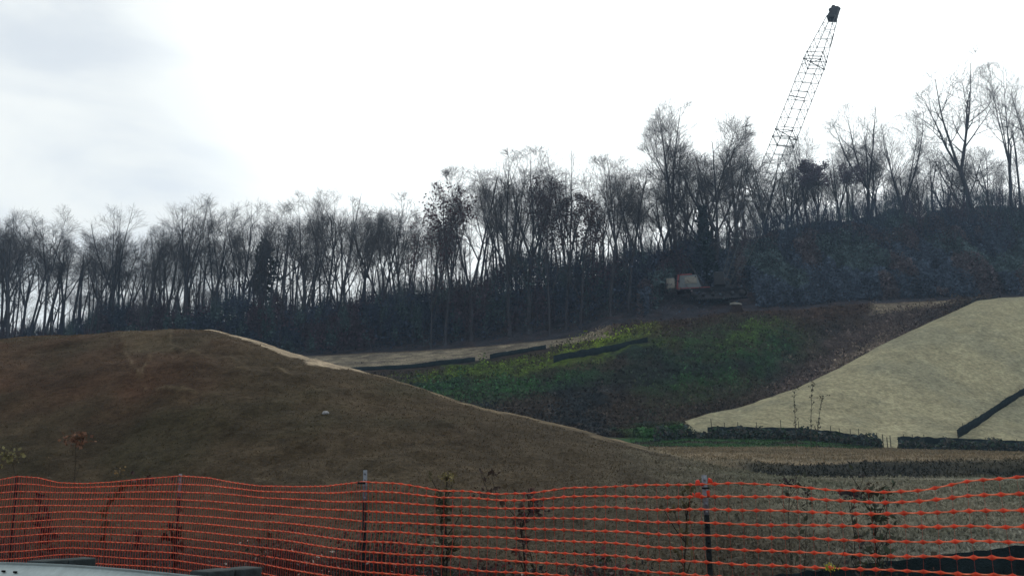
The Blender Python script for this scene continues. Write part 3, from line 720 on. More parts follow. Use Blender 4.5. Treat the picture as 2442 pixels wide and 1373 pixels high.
# walk along the line in equal steps
line = []; px = -420.; 
prev = None; acc = 0
fine = [P(x, np.interp(x, xs, ys), fence_d(x)) for x in np.arange(-420, 3500, 2.)]
STEP = .0235; nodes = [fine[0]]; npx = [-420.]
i = 0; pos = fine[0].copy()
for i in range(1, len(fine)):
    while math.hypot(*(fine[i]-pos)[:2]) >= STEP:
        v = fine[i]-pos; L_ = math.hypot(*v[:2]); pos = pos+v*STEP/L_; nodes.append(pos.copy()); npx.append(-420+2*i)
nodes = np.array(nodes); npx = np.array(npx)
posts = [-420, 40, 430, 870, 1680, 3285]
ptop = {x: P(x, np.interp(x, xs, ys), fence_d(x))[2] for x in posts}
straight = np.interp(npx, posts, [ptop[x] for x in posts])
sag = nodes[:, 2]-straight
ROWS = 15; SPC = .0875
Vn, Fn, Cc = [], [], []
def ribbon(pts, hh, th, cols):
    """closed flat band along pts: half height hh, half thickness th"""
    n = len(pts); base = sum(len(v) for v in Vn)
    t = np.gradient(pts, axis=0); t /= np.linalg.norm(t, axis=1, keepdims=True); nn = np.cross(t, [0, 0, 1.]); nn /= np.linalg.norm(nn, axis=1, keepdims=True)+1e-9; up = np.cross(nn, t)
    hh = np.broadcast_to(hh, (n,))[:, None]; th = np.broadcast_to(th, (n,))[:, None]
    q = np.stack([pts+up*hh+nn*th*.4, pts+nn*th, pts-up*hh+nn*th*.4, pts-up*hh-nn*th*.4, pts-nn*th, pts+up*hh-nn*th*.4], 1)
    Vn.append(q.reshape(-1, 3)); Cc.append(np.repeat(cols, 6, 0))
    ids = base+np.arange(n*6).reshape(n, 6)
    for j in range(6):
        k = (j+1) % 6
        Fn.append(np.stack([ids[:-1, j], ids[:-1, k], ids[1:, k], ids[1:, j]], 1))
tdir = np.gradient(nodes, axis=0); tdir /= np.linalg.norm(tdir, axis=1, keepdims=True)
nrm = np.cross(tdir, [0, 0, 1.])
wob = np.array([mnoise.noise((x*.02, 0, 0)) for x in npx])
strand = []
ph = np.arange(len(nodes)) % 4; isnode = ph == 0
for k in range(ROWS):
    p = nodes.copy()
    w = np.array([mnoise.noise((x*.008, k*.55, 3.)) for x in npx])
    p[:, 2] = straight+sag*math.exp(-k/1.8)-k*SPC+w*.012-(.01*k*sm(npx, 200, 0))
    p[:, :2] += nrm[:, :2]*(np.array([mnoise.noise((x*.006, k*.2, 8.)) for x in npx])[:, None]*.05)
    strand.append(p)
    hh = np.where(isnode, np.interp(npx, [0, 900, 1600], [.0100, .0115, .0140]), np.where(ph == 2, np.interp(npx, [700, 1500], [.0056, .0036]), np.interp(npx, [700, 1500], [.0066, .0050])))*rs.uniform(.85, 1.15, len(p))
    c = np.where(isnode[:, None], np.array([[.62, .050, .022]]), np.where((ph == 2)[:, None], np.array([[.88, .32, .19]]), np.array([[.80, .15, .06]])))*rs.uniform(.8, 1.2, (len(p), 1))
    if k == 0: hh = hh*.85
    ribbon(p, hh, .0022, c)
strand = np.array(strand)
for j in [q for q in range(0, len(nodes), 2) if q % 4 == 0 or npx[q] < 1000]:
    p = strand[:, j].copy(); wv = float(np.interp(npx[j], [0, 500, 1100, 1700], [.0074, .0056, .0022, .0006]))
    n = len(p); base = sum(len(v) for v in Vn); tt = tdir[j]; nn = nrm[j]
    q = np.stack([p+tt*wv, p+nn*.0015, p-tt*wv, p-nn*.0015], 1); Vn.append(q.reshape(-1, 3))
    Cc.append(np.tile([.42, .055, .030], (n*4, 1)))
    ids = base+np.arange(n*4).reshape(n, 4)
    for a in range(4):
        b = (a+1) % 4; Fn.append(np.stack([ids[:-1, a], ids[:-1, b], ids[1:, b], ids[1:, a]], 1))
obj('mesh_panel', mesh_data('mesh_panel', np.concatenate(Vn), np.concatenate(Fn), M['net'], np.concatenate(Cc)), root)
for x, ov, lean in [(-420, .06, .0), (40, .02, .06), (430, .03, .02), (870, .105, .03), (1680, .06, .03), (3285, .06, 0)]:
    d = fence_d(x)+.03; t = P(x, np.interp(x, xs, ys), d); b = np.array([t[0]+lean, d, min(gz_xy(t[0], d), 0.02)-.3])
    tp = t+np.array([0, 0, ov]); ax = tp-b; L_ = np.linalg.norm(ax); ax /= L_
    def tpost(z0, z1):
        parts = []
        c0 = b+ax*z0; c1 = b+ax*z1
        for (ox, oy, wx, wy) in [(0, 0, .036, .006), (0, .016, .006, .03)]:
            v = []
            for cpt in (c0, c1):
                for sx, sy in ((-1, -1), (1, -1), (1, 1), (-1, 1)):
                    v.append(cpt+np.array([ox+sx*wx/2, oy+sy*wy/2, 0]))
            parts.append((np.array(v), np.array([[0, 1, 5, 4], [1, 2, 6, 5], [2, 3, 7, 6], [3, 0, 4, 7], [3, 2, 1, 0], [4, 5, 6, 7]])))
        return parts
    cut = L_-.27
    parts = tpost(0, cut)
    for kz in np.arange(.35, cut-.03, .055):
        parts.append(box(b+ax*kz+np.array([0, -.008, 0]), (.016, .012, .02)))
    V, Fc = join(parts); pm = obj('post', mesh_data('post', V, Fc, M['postd']), root)
    if x == 40:
        V, Fc = join(tpost(cut, L_)); obj('post_tip', mesh_data('post_tip', V, Fc, M['postd']), pm)
    else:
        V, Fc = join(tpost(cut, L_)+[box(b+ax*kz+np.array([0, -.008, 0]), (.016, .012, .02)) for kz in np.arange(cut+.02, L_-.02, .055)])
        obj('post_tip', mesh_data('post_tip', V, Fc, M['postw']), pm)
# bunched tabs where the mesh is tied to the right-hand post
pt = []
for (x, y, w, h) in [(1664, 1151, .035, .045), (1694, 1146, .03, .04), (1664, 1180, .04, .04), (1688, 1176, .025, .035), (1655, 1179, .02, .025)]:
    V, Fc = box(P(x, y, 6.26), (w*.85, .01, h*.85)); V += rs.randn(*V.shape)*.004
    o = obj('tied_tab', mesh_data('tied_tab', V, Fc, M['net'], np.tile([.62, .05, .02], (len(V), 1))), root); bevel(o, .004)
V, Fc = join([box(P(1683, 1163, 6.28), (.05, .02, .012))]); obj('wire_tie', mesh_data('wire_tie', V, Fc, M['postd']), root)
V, Fc = join([box(P(862, 1151, 8.26), (.07, .02, .02))]); obj('wire_tie', mesh_data('wire_tie', V, Fc, M['postd']), root)

# ------------------------------------------------------------------ silt fences
def silt_fence(pts, h, label, name='silt_fence', stakes=8, over=.12, sagf=.05, thick=.03, sub=12):
    """pts: (px, py of base, d, height factor)"""
    e = empty(name, (0, 0, 0), label, 'silt fence')
    B = []
    pts = np.array(pts, float)
    for i in range(len(pts)-1):
        for j in range(sub):
            u = j/sub; q = pts[i]*(1-u)+pts[i+1]*u; B.append((*P(q[0], q[1], q[2]), q[3]))
    q = pts[-1]; B.append((*P(q[0], q[1], q[2]), q[3])); B = np.array(B); n = len(B)
    hs = h*B[:, 3]*(1+np.array([mnoise.noise((i*.45, h, 2.)) for i in range(n)])*.10)
    V = []
    for i in range(n):
        g = min(B[i, 2], gz_xy(B[i, 0], B[i, 1]))-.1; top = B[i, 2]+hs[i]; off = .06*mnoise.noise((i*.6, 1., 1.))
        for z, w in ((g, 0), ((g+top)/2, off), (top, 0)): V.append((B[i, 0], B[i, 1]+w-thick/2, z))
        for z, w in ((top, 0), ((g+top)/2, off), (g, 0)): V.append((B[i, 0], B[i, 1]+w+thick/2, z))
    ids = np.arange(n*6).reshape(n, 6); Fc = []
    for a in range(6):
        b = (a+1) % 6; Fc.append(np.stack([ids[:-1, a], ids[:-1, b], ids[1:, b], ids[1:, a]], 1))
    obj('fabric', mesh_data('fabric', np.array(V), np.concatenate(Fc), M['silt'], smooth=False), e)
    for k in range(stakes):
        i = int(round((k+.5)/stakes*(n-1))); bz = gz_xy(B[i, 0], B[i, 1])
        s = [(B[i, 0], B[i, 1]+.05, bz-.2, B[i, 0]+rnd.gauss(0, .03), B[i, 1]+.05, B[i, 2]+hs[i]+over*rnd.uniform(.5, 1.5), .026, .024)]
        V_, F_ = prisms(s, 4); obj('stake', mesh_data('stake', V_, F_, M['stake']), e)
    return e
silt_fence([(800, 884, 97.6, .4), (850, 883, 97.6, .6), (980, 879, 97.6, .8), (1040, 872, 97.6, .9), (1133, 864, 97.6, 1)], .62, 'long low black silt fence below the left part of the pale bench strip', stakes=10)
silt_fence([(1168, 856, 97.6, .9), (1230, 846, 97.6, .9), (1302, 832, 97.6, .8)], .62, 'short black silt fence below the right part of the pale bench, beside a white speck', stakes=5)
silt_fence([(1320, 869, 90, 1), (1400, 854, 91, 1), (1470, 842, 92, 1), (1545, 822, 94, .9)], .95, 'black silt fence crossing the middle of the green valley slope', stakes=7)
silt_fence([(1688, 1038, 59.6, .8), (1760, 1041, 59.6, .9), (1900, 1044, 59.6, .95), (1990, 1052, 59.6, .95), (2050, 1063, 59.6, 1), (2102, 1071, 59.6, 1)], .72, 'black silt fence curving along the toe of the straw slope, left of the gap', stakes=13, over=.35)
silt_fence([(2143, 1070, 59.6, 1), (2200, 1071, 59.6, 1), (2290, 1074, 59.6, 1), (2442, 1079, 59.6, .95), (2700, 1084, 59.6, .95)], .82, 'black silt fence along the toe of the straw slope, right of the gap', stakes=9, over=.15)
# diagonal one climbing the straw slope: laid on the terrain
def on_terrain_ray(px, py, d0=60, d1=110):
    best = None
    for d in np.linspace(d0, d1, 400):
        p = P(px, py, d)
        if p[2] <= gz_xy(p[0], p[1]): return p, d
    return p, d
pp = []
for (x, y) in [(2284, 1044), (2320, 1022), (2360, 996), (2400, 968), (2442, 943), (2520, 893), (2620, 835)]:
    p, d = on_terrain_ray(x, y, 60.3); pp.append((x, y, d, 1))
silt_fence(pp, .62, 'black silt fence climbing diagonally up the straw slope', stakes=7, over=.12)
# near one in the bottom right corner
silt_fence([(1780, 1446, 7.2, 1), (1860, 1432, 7.0, 1), (1980, 1420, 6.8, 1), (2100, 1407, 6.6, 1), (2280, 1388, 6.35, 1), (2442, 1370, 6.1, 1), (2800, 1330, 5.7, 1)], .19, 'near black silt fence showing in the bottom right corner behind the orange mesh', stakes=4, over=.02, thick=.012)
# loose stakes in the gap
for i, (x, t, wd) in enumerate([(2107, 1035, 'leftmost thin stake standing in the gap of the toe silt fence'), (2117, 1042, 'second thin stake from the left in the gap of the toe silt fence'), (2125, 1038, 'thin stake nearest the right silt fence inside the gap')]):
    g = on_ground(x, 59.4, 1068); tp = P(x, t, 59.4)
    V_, F_ = prisms([(0, 0, -.3, 0, 0, tp[2]-g[2], .035, .03)], 4); o = obj('stake', mesh_data('stake', V_, F_, M['stake']), None, g); tag(o, wd, 'stake', 'stakes in the gap')

# ------------------------------------------------------------------ guardrail
def guardrail():
    A = P(0, 1339, 6.25); B = P(560, 1376, 5.0)
    A[2] = max(A[2], .62)
    dr = B-A; dr[2] = 0; Lx = np.linalg.norm(dr); dr /= Lx; nr = np.array([-dr[1], dr[0], 0])
    if nr[1] < 0: nr = -nr                              # away from the road
    e = empty('guardrail', A*np.array([1, 1, 0]), 'pale galvanised steel guardrail in the bottom left corner', 'guardrail')
    zA, zB = A[2], B[2]
    o2 = A*np.array([1, 1, 0])
    prof = [(.0, .0), (.018, .012), (.012, .030), (-.02, .055), (-.045, .075), (-.058, .095), (-.045, .115), (-.01, .14), (0, .155), (-.01, .17), (-.045, .195), (-.058, .215), (-.045, .235), (-.02, .255), (.012, .28), (.018, .300), (0, .31)]
    prof = [(a, b) for a, b in prof]
    ss = np.linspace(-3.5, Lx+2.5, 30); V = []
    for s in ss:
        zt = zA+(zB-zA)*s/Lx+.012*math.sin(s*1.7)
        for a, b in prof: V.append(A*np.array([1, 1, 0])+dr*s+nr*a+np.array([0, 0, zt-b])-o2)
        for a, b in prof[::-1]: V.append(A*np.array([1, 1, 0])+dr*s+nr*(a+.004)+np.array([0, 0, zt-b])-o2)
    n = len(prof)*2; ids = np.arange(len(ss)*n).reshape(len(ss), n); Fc = []
    for a in range(n):
        b = (a+1) % n; Fc.append(np.stack([ids[:-1, a], ids[:-1, b], ids[1:, b], ids[1:, a]], 1))
    obj('rail', mesh_data('rail', np.array(V), np.concatenate(Fc), M['galv'], smooth=True), e)
    R = np.array([dr, nr, [0, 0, 1]]).T
    for s in (.33, 1.98, -1.5, 3.7):
        zt = zA+(zB-zA)*s/Lx
        c = dr*s+nr*.14
        V1_, F1_ = box(c+np.array([0, 0, zt-.135]), (.15, .20, .30), R); o = obj('blockout', mesh_data('blockout', V1_, F1_, M['wood']), e); bevel(o, .01)
        V1_, F1_ = box(dr*s+nr*.345+np.array([0, 0, (zt+.01)/2-.2]), (.15, .2, zt+.01+.4), R); o = obj('post', mesh_data('post', V1_, F1_, M['wood']), e); bevel(o, .01)
    for s in (.12, .26, 2.1, 2.24):
        zt = zA+(zB-zA)*s/Lx
        V1_, F1_ = box(dr*s-nr*.035+np.array([0, 0, zt-.052]), (.03, .012, .012), R); obj('bolt', mesh_data('bolt', V1_, F1_, M['dark']), e)
guardrail()

# ------------------------------------------------------------------ individual weeds
def weed(base_px, d, tip, label, kind='stalk', bend=0., leafc=(.05, .04, .025), headc=(.14, .10, .06), thick=.005, nleaf=10, nhead=20, hs=.05, name='weed', group='dead weeds by the orange fence', stemc=(.028, .022, .018), branches=0, lsize=.05):
    g = on_ground(base_px, d, 1350); t = P(tip[0], tip[1], d)
    e = empty(name, g, label, 'weed', group); top = t-g
    pts = []; n = 12
    for i in range(n+1):
        u = i/n; p = top*u
        p = np.array([top[0]*u**1.6+bend*math.sin(PI*u), rnd.gauss(0, .004), top[2]*(u if kind != 'arch' else (1-(1-u)**2)*1.0)])
        p[:2] += rs.randn(2)*.006
        pts.append(p)
    pts[0][2] = -.05
    if kind == 'droop':
        for i in range(n-3, n+1):
            pts[i][0] += .035*(i-(n-3))**1.3; pts[i][2] -= .012*(i-(n-3))**2
    segs = [(*pts[i], *pts[i+1], thick*(1-.6*i/n), thick*(1-.6*(i+1)/n)) for i in range(n)]
    ends = []
    for k in range(branches):
        i = rnd.randint(4, n-1); q = pts[i]; l = rnd.uniform(.08, .28); an = rnd.uniform(0, 2*PI)
        dv = np.array([math.cos(an)*.6, math.sin(an)*.6, .8]); m_ = q+dv*l*.5; w_ = q+dv*l+np.array([0, 0, .03])
        segs += [(*q, *m_, thick*.5, thick*.4), (*m_, *w_, thick*.4, thick*.25)]; ends.append(w_)
    V, Fc = prisms(segs, 5); obj('stem', mesh_data('stem', V, Fc, M['leaf'], np.tile(stemc, (len(V), 1))), e)
    if nleaf:
        q = np.array([pts[rnd.randint(3, n)]+rs.randn(3)*[.025, .02, .02] for _ in range(nleaf)])
        if ends: q[::2] = [ends[rnd.randrange(len(ends))]+rs.randn(3)*.02 for _ in range(len(q[::2]))]
        V, Fc = leaf_quads(q, rs.uniform(.5, 1.2, len(q))*lsize, aspect=1.8)
        obj('leaves', mesh_data('leaves', V, Fc, M['leaf'], np.repeat(np.array(leafc)*rs.uniform(.6, 1.5, (len(q), 1)), 4, 0)), e)
    if nhead:
        q = pts[-1]+rs.randn(nhead, 3)*[hs, hs*.7, hs*.55]
        V, Fc = leaf_quads(q, rs.uniform(.3, 1., nhead)*hs*.8)
        obj('seed_head', mesh_data('seed_head', V, Fc, M['leaf'], np.repeat(np.array(headc)*rs.uniform(.5, 1.6, (nhead, 1)), 4, 0)), e)
    return e
weed(60, 12.6, (25, 1088), 'tall dark stalk with a pale green tuft at the far left fence post', hs=.09, nhead=80, headc=(.12, .11, .05), nleaf=8, thick=.009)
weed(165, 13.2, (180, 1045), 'tall thin stalk topped by a round rusty seed head above the left fence', hs=.10, nhead=130, headc=(.13, .07, .045), nleaf=6, thick=.007, branches=4)
weed(105, 12.9, (118, 1092), 'faint thin stalk rising between the two tall seed heads', hs=.03, nhead=14, nleaf=4, branches=3, thick=.005)
weed(255, 11.9, (345, 1148), 'dead weed arching over the top strand left of the second post', 'arch', bend=-.18, nhead=60, hs=.09, headc=(.05, .03, .03), nleaf=45, leafc=(.05, .042, .02), thick=.009, lsize=.09)
weed(285, 11.9, (288, 1125), 'small tan grass tuft sticking up through the fence top', hs=.05, nhead=30, headc=(.16, .11, .05), nleaf=6, thick=.004)
weed(95, 12.6, (90, 1190), 'short black dead weed close right of the far left post', nhead=0, nleaf=60, leafc=(.012, .012, .014), thick=.010, branches=5, lsize=.07)
weed(122, 12.8, (118, 1230), 'low black clump of dead leaves two steps from the far left post', nhead=0, nleaf=50, leafc=(.012, .012, .014), thick=.008, branches=5, lsize=.07)
weed(340, 11.9, (345, 1290), 'low dark weed under the arching one', nhead=0, nleaf=30, leafc=(.014, .014, .015), thick=.007, branches=4, lsize=.07)
weed(415, 11.4, (412, 1260), 'dark leafy weed touching the second post from the left', nhead=0, nleaf=40, leafc=(.012, .016, .014), thick=.009, branches=4, lsize=.09)
weed(433, 10.9, (432, 1122), 'small green sprig on top of the second post from the left', nhead=16, hs=.02, headc=(.04, .06, .02), nleaf=4, thick=.004)
weed(640, 10.4, (640, 1215), 'little dark weed halfway between the two left-hand grey tipped posts', nhead=10, hs=.03, headc=(.02, .018, .02), nleaf=14, thick=.006, branches=3)
weed(1062, 8.1, (1064, 1135), 'yellowish upright dead plant standing taller than the sagging mesh', nhead=70, hs=.04, headc=(.15, .13, .06), nleaf=150, leafc=(.075, .066, .036), thick=.013, branches=9, lsize=.038)
weed(1055, 8.0, (1052, 1185), 'shorter bushy dead stalk leaning on the yellowish upright plant', nhead=40, hs=.045, headc=(.08, .07, .04), nleaf=110, leafc=(.03, .034, .022), thick=.012, branches=8, lsize=.035)
weed(1262, 7.7, (1232, 1182), 'drooping dark weed hanging over the top strand in the middle sag', 'droop', nhead=60, hs=.05, headc=(.035, .022, .025), nleaf=130, leafc=(.05, .032, .030), thick=.012, branches=8, lsize=.038)
weed(1290, 7.8, (1150, 1176), 'leaning brown stalk left of the drooping dark weed', 'arch', nhead=40, hs=.05, headc=(.05, .035, .03), nleaf=50, leafc=(.04, .03, .025), thick=.006, branches=6, lsize=.04)
weed(1628, 6.9, (1640, 1208), 'bushy olive weed just left of the tied fence post', nhead=50, hs=.035, headc=(.08, .07, .045), nleaf=190, leafc=(.07, .064, .036), thick=.010, branches=9, lsize=.030)
weed(1895, 6.4, (1880, 1150), 'thin weed with a dark round head right of the tied post', nhead=70, hs=.035, headc=(.03, .025, .028), nleaf=30, leafc=(.03, .035, .025), thick=.004, branches=8, lsize=.03)
weed(1925, 6.3, (1925, 1172), 'spindly weed close beside the dark round headed one', nhead=30, hs=.03, headc=(.03, .022, .025), nleaf=30, leafc=(.03, .035, .025), thick=.004, branches=8, lsize=.03)
weed(2110, 6.1, (2080, 1170), 'tallest leafy green-brown weed in the right-hand sag of the mesh', nhead=80, hs=.05, headc=(.045, .035, .025), nleaf=150, leafc=(.035, .045, .03), thick=.006, branches=16, lsize=.035)
weed(2060, 6.2, (2032, 1180), 'small dark leafed weed left of the tallest right-hand weed', nhead=60, hs=.04, headc=(.03, .025, .03), nleaf=60, leafc=(.03, .03, .03), thick=.005, branches=8, lsize=.03)
weed(2125, 6.3, (2115, 1200), 'pale-leaved weed right against the tallest right-hand weed', nhead=30, hs=.04, headc=(.12, .12, .10), nleaf=80, leafc=(.045, .05, .04), thick=.005, branches=8, lsize=.03)
weed(1975, 5.3, (1983, 1352), 'bright yellow weed tuft at the bottom edge by the black silt fence', nhead=34, hs=.022, headc=(.32, .30, .03), nleaf=12, leafc=(.16, .16, .03), thick=.004, branches=8, lsize=.04)
for i, (bx, tx, ty, w_) in enumerate([(1900, 1893, 925, 'leftmost thin sapling in front of the straw slope'), (1935, 1938, 918, 'taller middle sapling in front of the straw slope'), (1948, 1962, 945, 'rightmost spindly sapling in front of the straw slope')]):
    weed(bx, 48, (tx, ty), w_, nhead=20, hs=.15, headc=(.09, .08, .055), nleaf=40, leafc=(.07, .065, .05), thick=.022, branches=16, name='sapling', group='thin saplings before the straw slope', stemc=(.05, .05, .04), lsize=.09)
# grass seed stems among the weeds, each a pale fleck
segs = []; Lp = []
for _ in range(150):
    px = rnd.choice([rnd.uniform(520, 900), rnd.uniform(900, 1500), rnd.uniform(1700, 2442)]); d = fence_d(px)+rnd.uniform(.1, 1.2)
    g = on_ground(px, d, 1350); Lp.append(g+np.array([0, 0, rnd.uniform(.1, .55)]))
V, Fc = leaf_quads(np.array(Lp), rs.uniform(.012, .035, len(Lp)), aspect=2.)
o = obj('dry_leaves', mesh_data('dry_leaves', V, Fc, M['leaf'], np.tile([.40, .36, .32], (len(V), 1)))); tag(o, 'scattered pale dry leaves caught in the weeds', 'leaves', kind='stuff')
# fallen things on the mound
def stone(px, py, r, label, d0=10, d1=34):
    p, d = on_terrain_ray(px, py, d0, d1)
    bpy_me = bpy.data.meshes.new('stone')
    import bmesh
    bm = bmesh.new(); bmesh.ops.create_icosphere(bm, subdivisions=3, radius=1)
    for v in bm.verts:
        k = 1+.25*mnoise.noise(v.co*1.3+Vector((px, 0, 0))); v.co = Vector((v.co.x*r*1.2*k, v.co.y*r*k, v.co.z*r*.75*k))
    for f in bm.faces: f.smooth = True
    bm.to_mesh(bpy_me); bm.free(); bpy_me.materials.append(M['stone'])
    o = obj('stone', bpy_me, None, p+np.array([0, 0, r*.3])); tag(o, label, 'stone')
stone(776, 987, .075, 'pale stone lying on the face of the brown mound')
stone(1297, 829, .28, 'small white stone at the end of the short silt fence', 60, 112)

# ------------------------------------------------------------------ crane
def crane():
    D = 117.5
    foot = P(1716, 722, D); tip = P(1996, 14, D+1.5)
    gb = on_ground(1690, D, 745); base_z = gb[2]
    e = empty('crawler_crane', (gb[0], gb[1], base_z), 'crawler crane with grey and red house and a tall lattice boom leaning right', 'crane')
    O = np.array([gb[0], gb[1], base_z])
    ax = tip-foot; L_ = np.linalg.norm(ax); ax /= L_
    vdir = np.array([0, 1., 0]); a = np.cross(ax, vdir); a /= np.linalg.norm(a); b = np.cross(ax, a)
    # corner directions of the square section: nearly edge-on diagonal view
    ang = [math.radians(q) for q in (12, 102, 192, 282)]
    def half(u):    # half diagonal of the section
        if u < .20: return .55+(1.72-.55)*u/.20
        if u > .80: return 1.72-(1.72-.62)*(u-.80)/.20
        return 1.72
    def node(u, k):
        h = half(u); return foot+ax*L_*u+(a*math.cos(ang[k])+b*math.sin(ang[k]))*h-O
    segs = []; NS = 31
    us = [i/NS*.955 for i in range(NS+1)]
    for i in range(NS):
        for k in range(4):
            segs.append((*node(us[i], k), *node(us[i+1], k), .052, .052))
            k2 = (k+1) % 4
            segs.append((*node(us[i+1], k), *node(us[i+1], k2), .036, .036))
            if i % 2: segs.append((*node(us[i], k), *node(us[i+1], k2), .019, .019))
            else: segs.append((*node(us[i], k2), *node(us[i+1], k), .019, .019))
    V, Fc = prisms(segs, 5); boom = obj('boom', mesh_data('boom', V, Fc, M['steel']), e)
    # connection frames
    for u0 in (.79, .815, .545, .52, .305):
        sg = []
        for k in range(4):
            sg.append((*node(u0, k), *node(u0, (k+1) % 4), .05, .05)); 
        if u0 in (.79, .545): sg.append((*node(u0, 0), *node(u0, 2), .06, .06)); sg.append((*node(u0, 1), *node(u0+.02, 3), .06, .06))
        V, Fc = prisms(sg, 5)
        pins = [box(node(u0, k), (.2, .2, .2)) for k in range(4)]
        V, Fc = join([(V, Fc)]+pins); obj('section_joint', mesh_data('section_joint', V, Fc, M['steel']), boom)
    # ladder-like dark bars seen on the boom
    V, Fc = prisms([(*node(.66, 0), *(node(.655, 1)), .07, .07), (*node(.87, 2), *node(.91, 2), .09, .09)], 5); obj('brace', mesh_data('brace', V, Fc, M['steeld']), boom)
    # boom head: tapering side plates with sheaves
    hd = []
    rot = np.array([a, b, ax]).T
    hc = foot+ax*L_*.972-O
    v = []
    for (s_, h) in ((-1.15, .78), (.95, .62)):
        for k in range(4):
            v.append(hc+ax*s_+(a*math.cos(ang[k])+b*math.sin(ang[k]))*h*1.15)
    hd.append((np.array(v), np.array([[0, 1, 5, 4], [1, 2, 6, 5], [2, 3, 7, 6], [3, 0, 4, 7], [3, 2, 1, 0], [4, 5, 6, 7]])))
    V, Fc = join(hd); o = obj('boom_head', mesh_data('boom_head', V, Fc, M['steeld']), boom); bevel(o, .08)
    def sheave(c, r, w, axis, name='sheave'):
        n = 18; axis = axis/np.linalg.norm(axis); u1 = np.cross(axis, [0, 0, 1.]); u1 /= np.linalg.norm(u1); u2 = np.cross(axis, u1); V = []; Fc = []
        for s_, rr in ((-w/2, r), (-w/4, r*.86), (w/4, r*.86), (w/2, r)):
            for i in range(n):
                q = 2*PI*i/n; V.append(c+axis*s_+(u1*math.cos(q)+u2*math.sin(q))*rr)
        for l in range(3):
            for i in range(n): Fc.append([l*n+i, l*n+(i+1) % n, (l+1)*n+(i+1) % n, (l+1)*n+i])
        c0 = len(V); V.append(c-axis*w/2); V.append(c+axis*w/2)
        for i in range(0, n, 2):
            Fc.append([c0, (i+2) % n, i+1, i]); Fc.append([c0+1, 3*n+i, 3*n+i+1, 3*n+(i+2) % n])
        return np.array(V), np.array(Fc)
    sh = [sheave(hc+ax*.92+a*x_, .30, .26, b*.9+a*.2) for x_ in (-.38, .42)]+[sheave(hc+ax*.35+a*.62, .30, .2, b)]
    for V, Fc in sh: obj('sheave', mesh_data('sheave', V, Fc, M['steeld']), boom)
    # body ------------------------------------------------------------
    yaw = math.radians(-14); cy, sy = math.cos(yaw), math.sin(yaw); R = np.array([[cy, -sy, 0], [sy, cy, 0], [0, 0, 1]])
    def pt(x, y, z): return R@np.array([x, y, z])
    def bx(name, c, s, mt, par=e, bv=.06, taper=None):
        V, Fc = box((0, 0, 0), s)
        if taper: 
            for q in V:
                if q[2] > 0: q[0] = q[0]*taper[0]+taper[1]
        V = V+np.array(c); V = V@R.T; o = obj(name, mesh_data(name, V, Fc, M[mt]), par); bevel(o, bv); return o
    # tracks: stadium outline, run along local x
    for sd in (-1, 1):
        Lt, rt, wt = 7.4, .62, .95; out = []
        n = 14
        for i in range(n+1): q = PI/2+PI*i/n; out.append((-Lt/2+rt+rt*math.cos(q), rt+rt*math.sin(q)))
        for i in range(n+1): q = -PI/2+PI*i/n; out.append((Lt/2-rt+rt*math.cos(q), rt+rt*math.sin(q)))
        # resample with shoes
        V = []; Fc = []
        m = len(out)
        for s_ in (-wt/2, wt/2):
            for x_, z_ in out: V.append(pt(x_+1.3, sd*1.9+s_, z_))
        for i in range(m): Fc.append([i, (i+1) % m, m+(i+1) % m, m+i])
        for i in range(m//2-1):
            for s_ in (0, m): Fc.append([s_+i, s_+i+1, s_+m-2-i, s_+m-1-i])
        tr = obj('track', mesh_data('track', np.array(V), np.array(Fc), M['steeld']), e)
        shoes = []
        for i in range(24):
            x_ = -Lt/2+rt+(Lt-2*rt)*i/23
            for z_ in (2*rt+.03, -.0): shoes.append(((x_+1.3), z_))
        pr = []
        for x_, z_ in shoes:
            V_, F_ = box((x_, sd*1.9, z_), (.2, wt+.06, .07)); pr.append((V_@R.T, F_))
        V_, F_ = join(pr); obj('track_shoes', mesh_data('track_shoes', V_, F_, M['steeld']), tr)
        for i in range(6):
            V_, F_ = sheave(pt(-Lt/2+rt+(Lt-2*rt)*i/5+1.3, sd*(1.9)+(-1 if sd < 0 else 1)*wt*.5, rt), .3 if 0 < i < 5 else .48, .16, pt(0, 1, 0)); obj('roller', mesh_data('roller', V_, F_, M['steeld']), tr)
    bx('carbody', (1.3, 0, .95), (3.2, 3.0, .7), 'steeld')
    bx('turntable', (1.3, 0, 1.42), (2.2, 2.2, .26), 'steeld')
    bx('deck', (-.6, 0, 1.72), (7.2, 2.8, .30), 'steeld')
    # engine house, leaning grey panels with red frame
    h = bx('engine_house', (-2.4, 0, 2.75), (3.1, 2.6, 1.75), 'grey', taper=(.70, -.1))
    bx('frame_rail', (-4.05, -.95, 2.75), (.22, .9, 2.0), 'red', h, .03, taper=(1, .25)); bx('frame_rail', (-2.8, -.2, 3.70), (1.6, 2.3, .18), 'red', h, .03)
    bx('deck_rail', (-1.9, -1.44, 1.80), (4.4, .06, .12), 'red', h, .01); bx('vent_panel', (-2.2, -1.37, 2.9), (1.6, .06, .9), 'pale', h, .02)
    bx('counterweight', (-4.9, 0, 2.6), (1.1, 2.8, 1.4), 'pale')
    cb = bx('cab', (1.6, -1.72, 2.75), (1.5, 1.0, 1.8), 'steeld', taper=(.8, -.1))
    bx('windscreen', (2.28, -1.72, 3.0), (.05, .8, .9), 'glass', cb, .01); bx('side_window', (1.6, -2.07, 3.05), (.9, .05, .75), 'glass', cb, .01)
    # gantry and pendants
    gt = pt(-2.6, 0, 6.0); ff = foot-O
    sg = []
    for y_ in (-.9, .9):
        g2 = pt(-2.6, y_, 6.0); sg += [(*pt(-.4, y_, 1.9), *g2, .08, .07), (*pt(-4.2, y_, 1.9), *g2, .07, .06)]
    sg.append((*pt(-2.6, -.9, 6.0), *pt(-2.6, .9, 6.0), .08, .08))
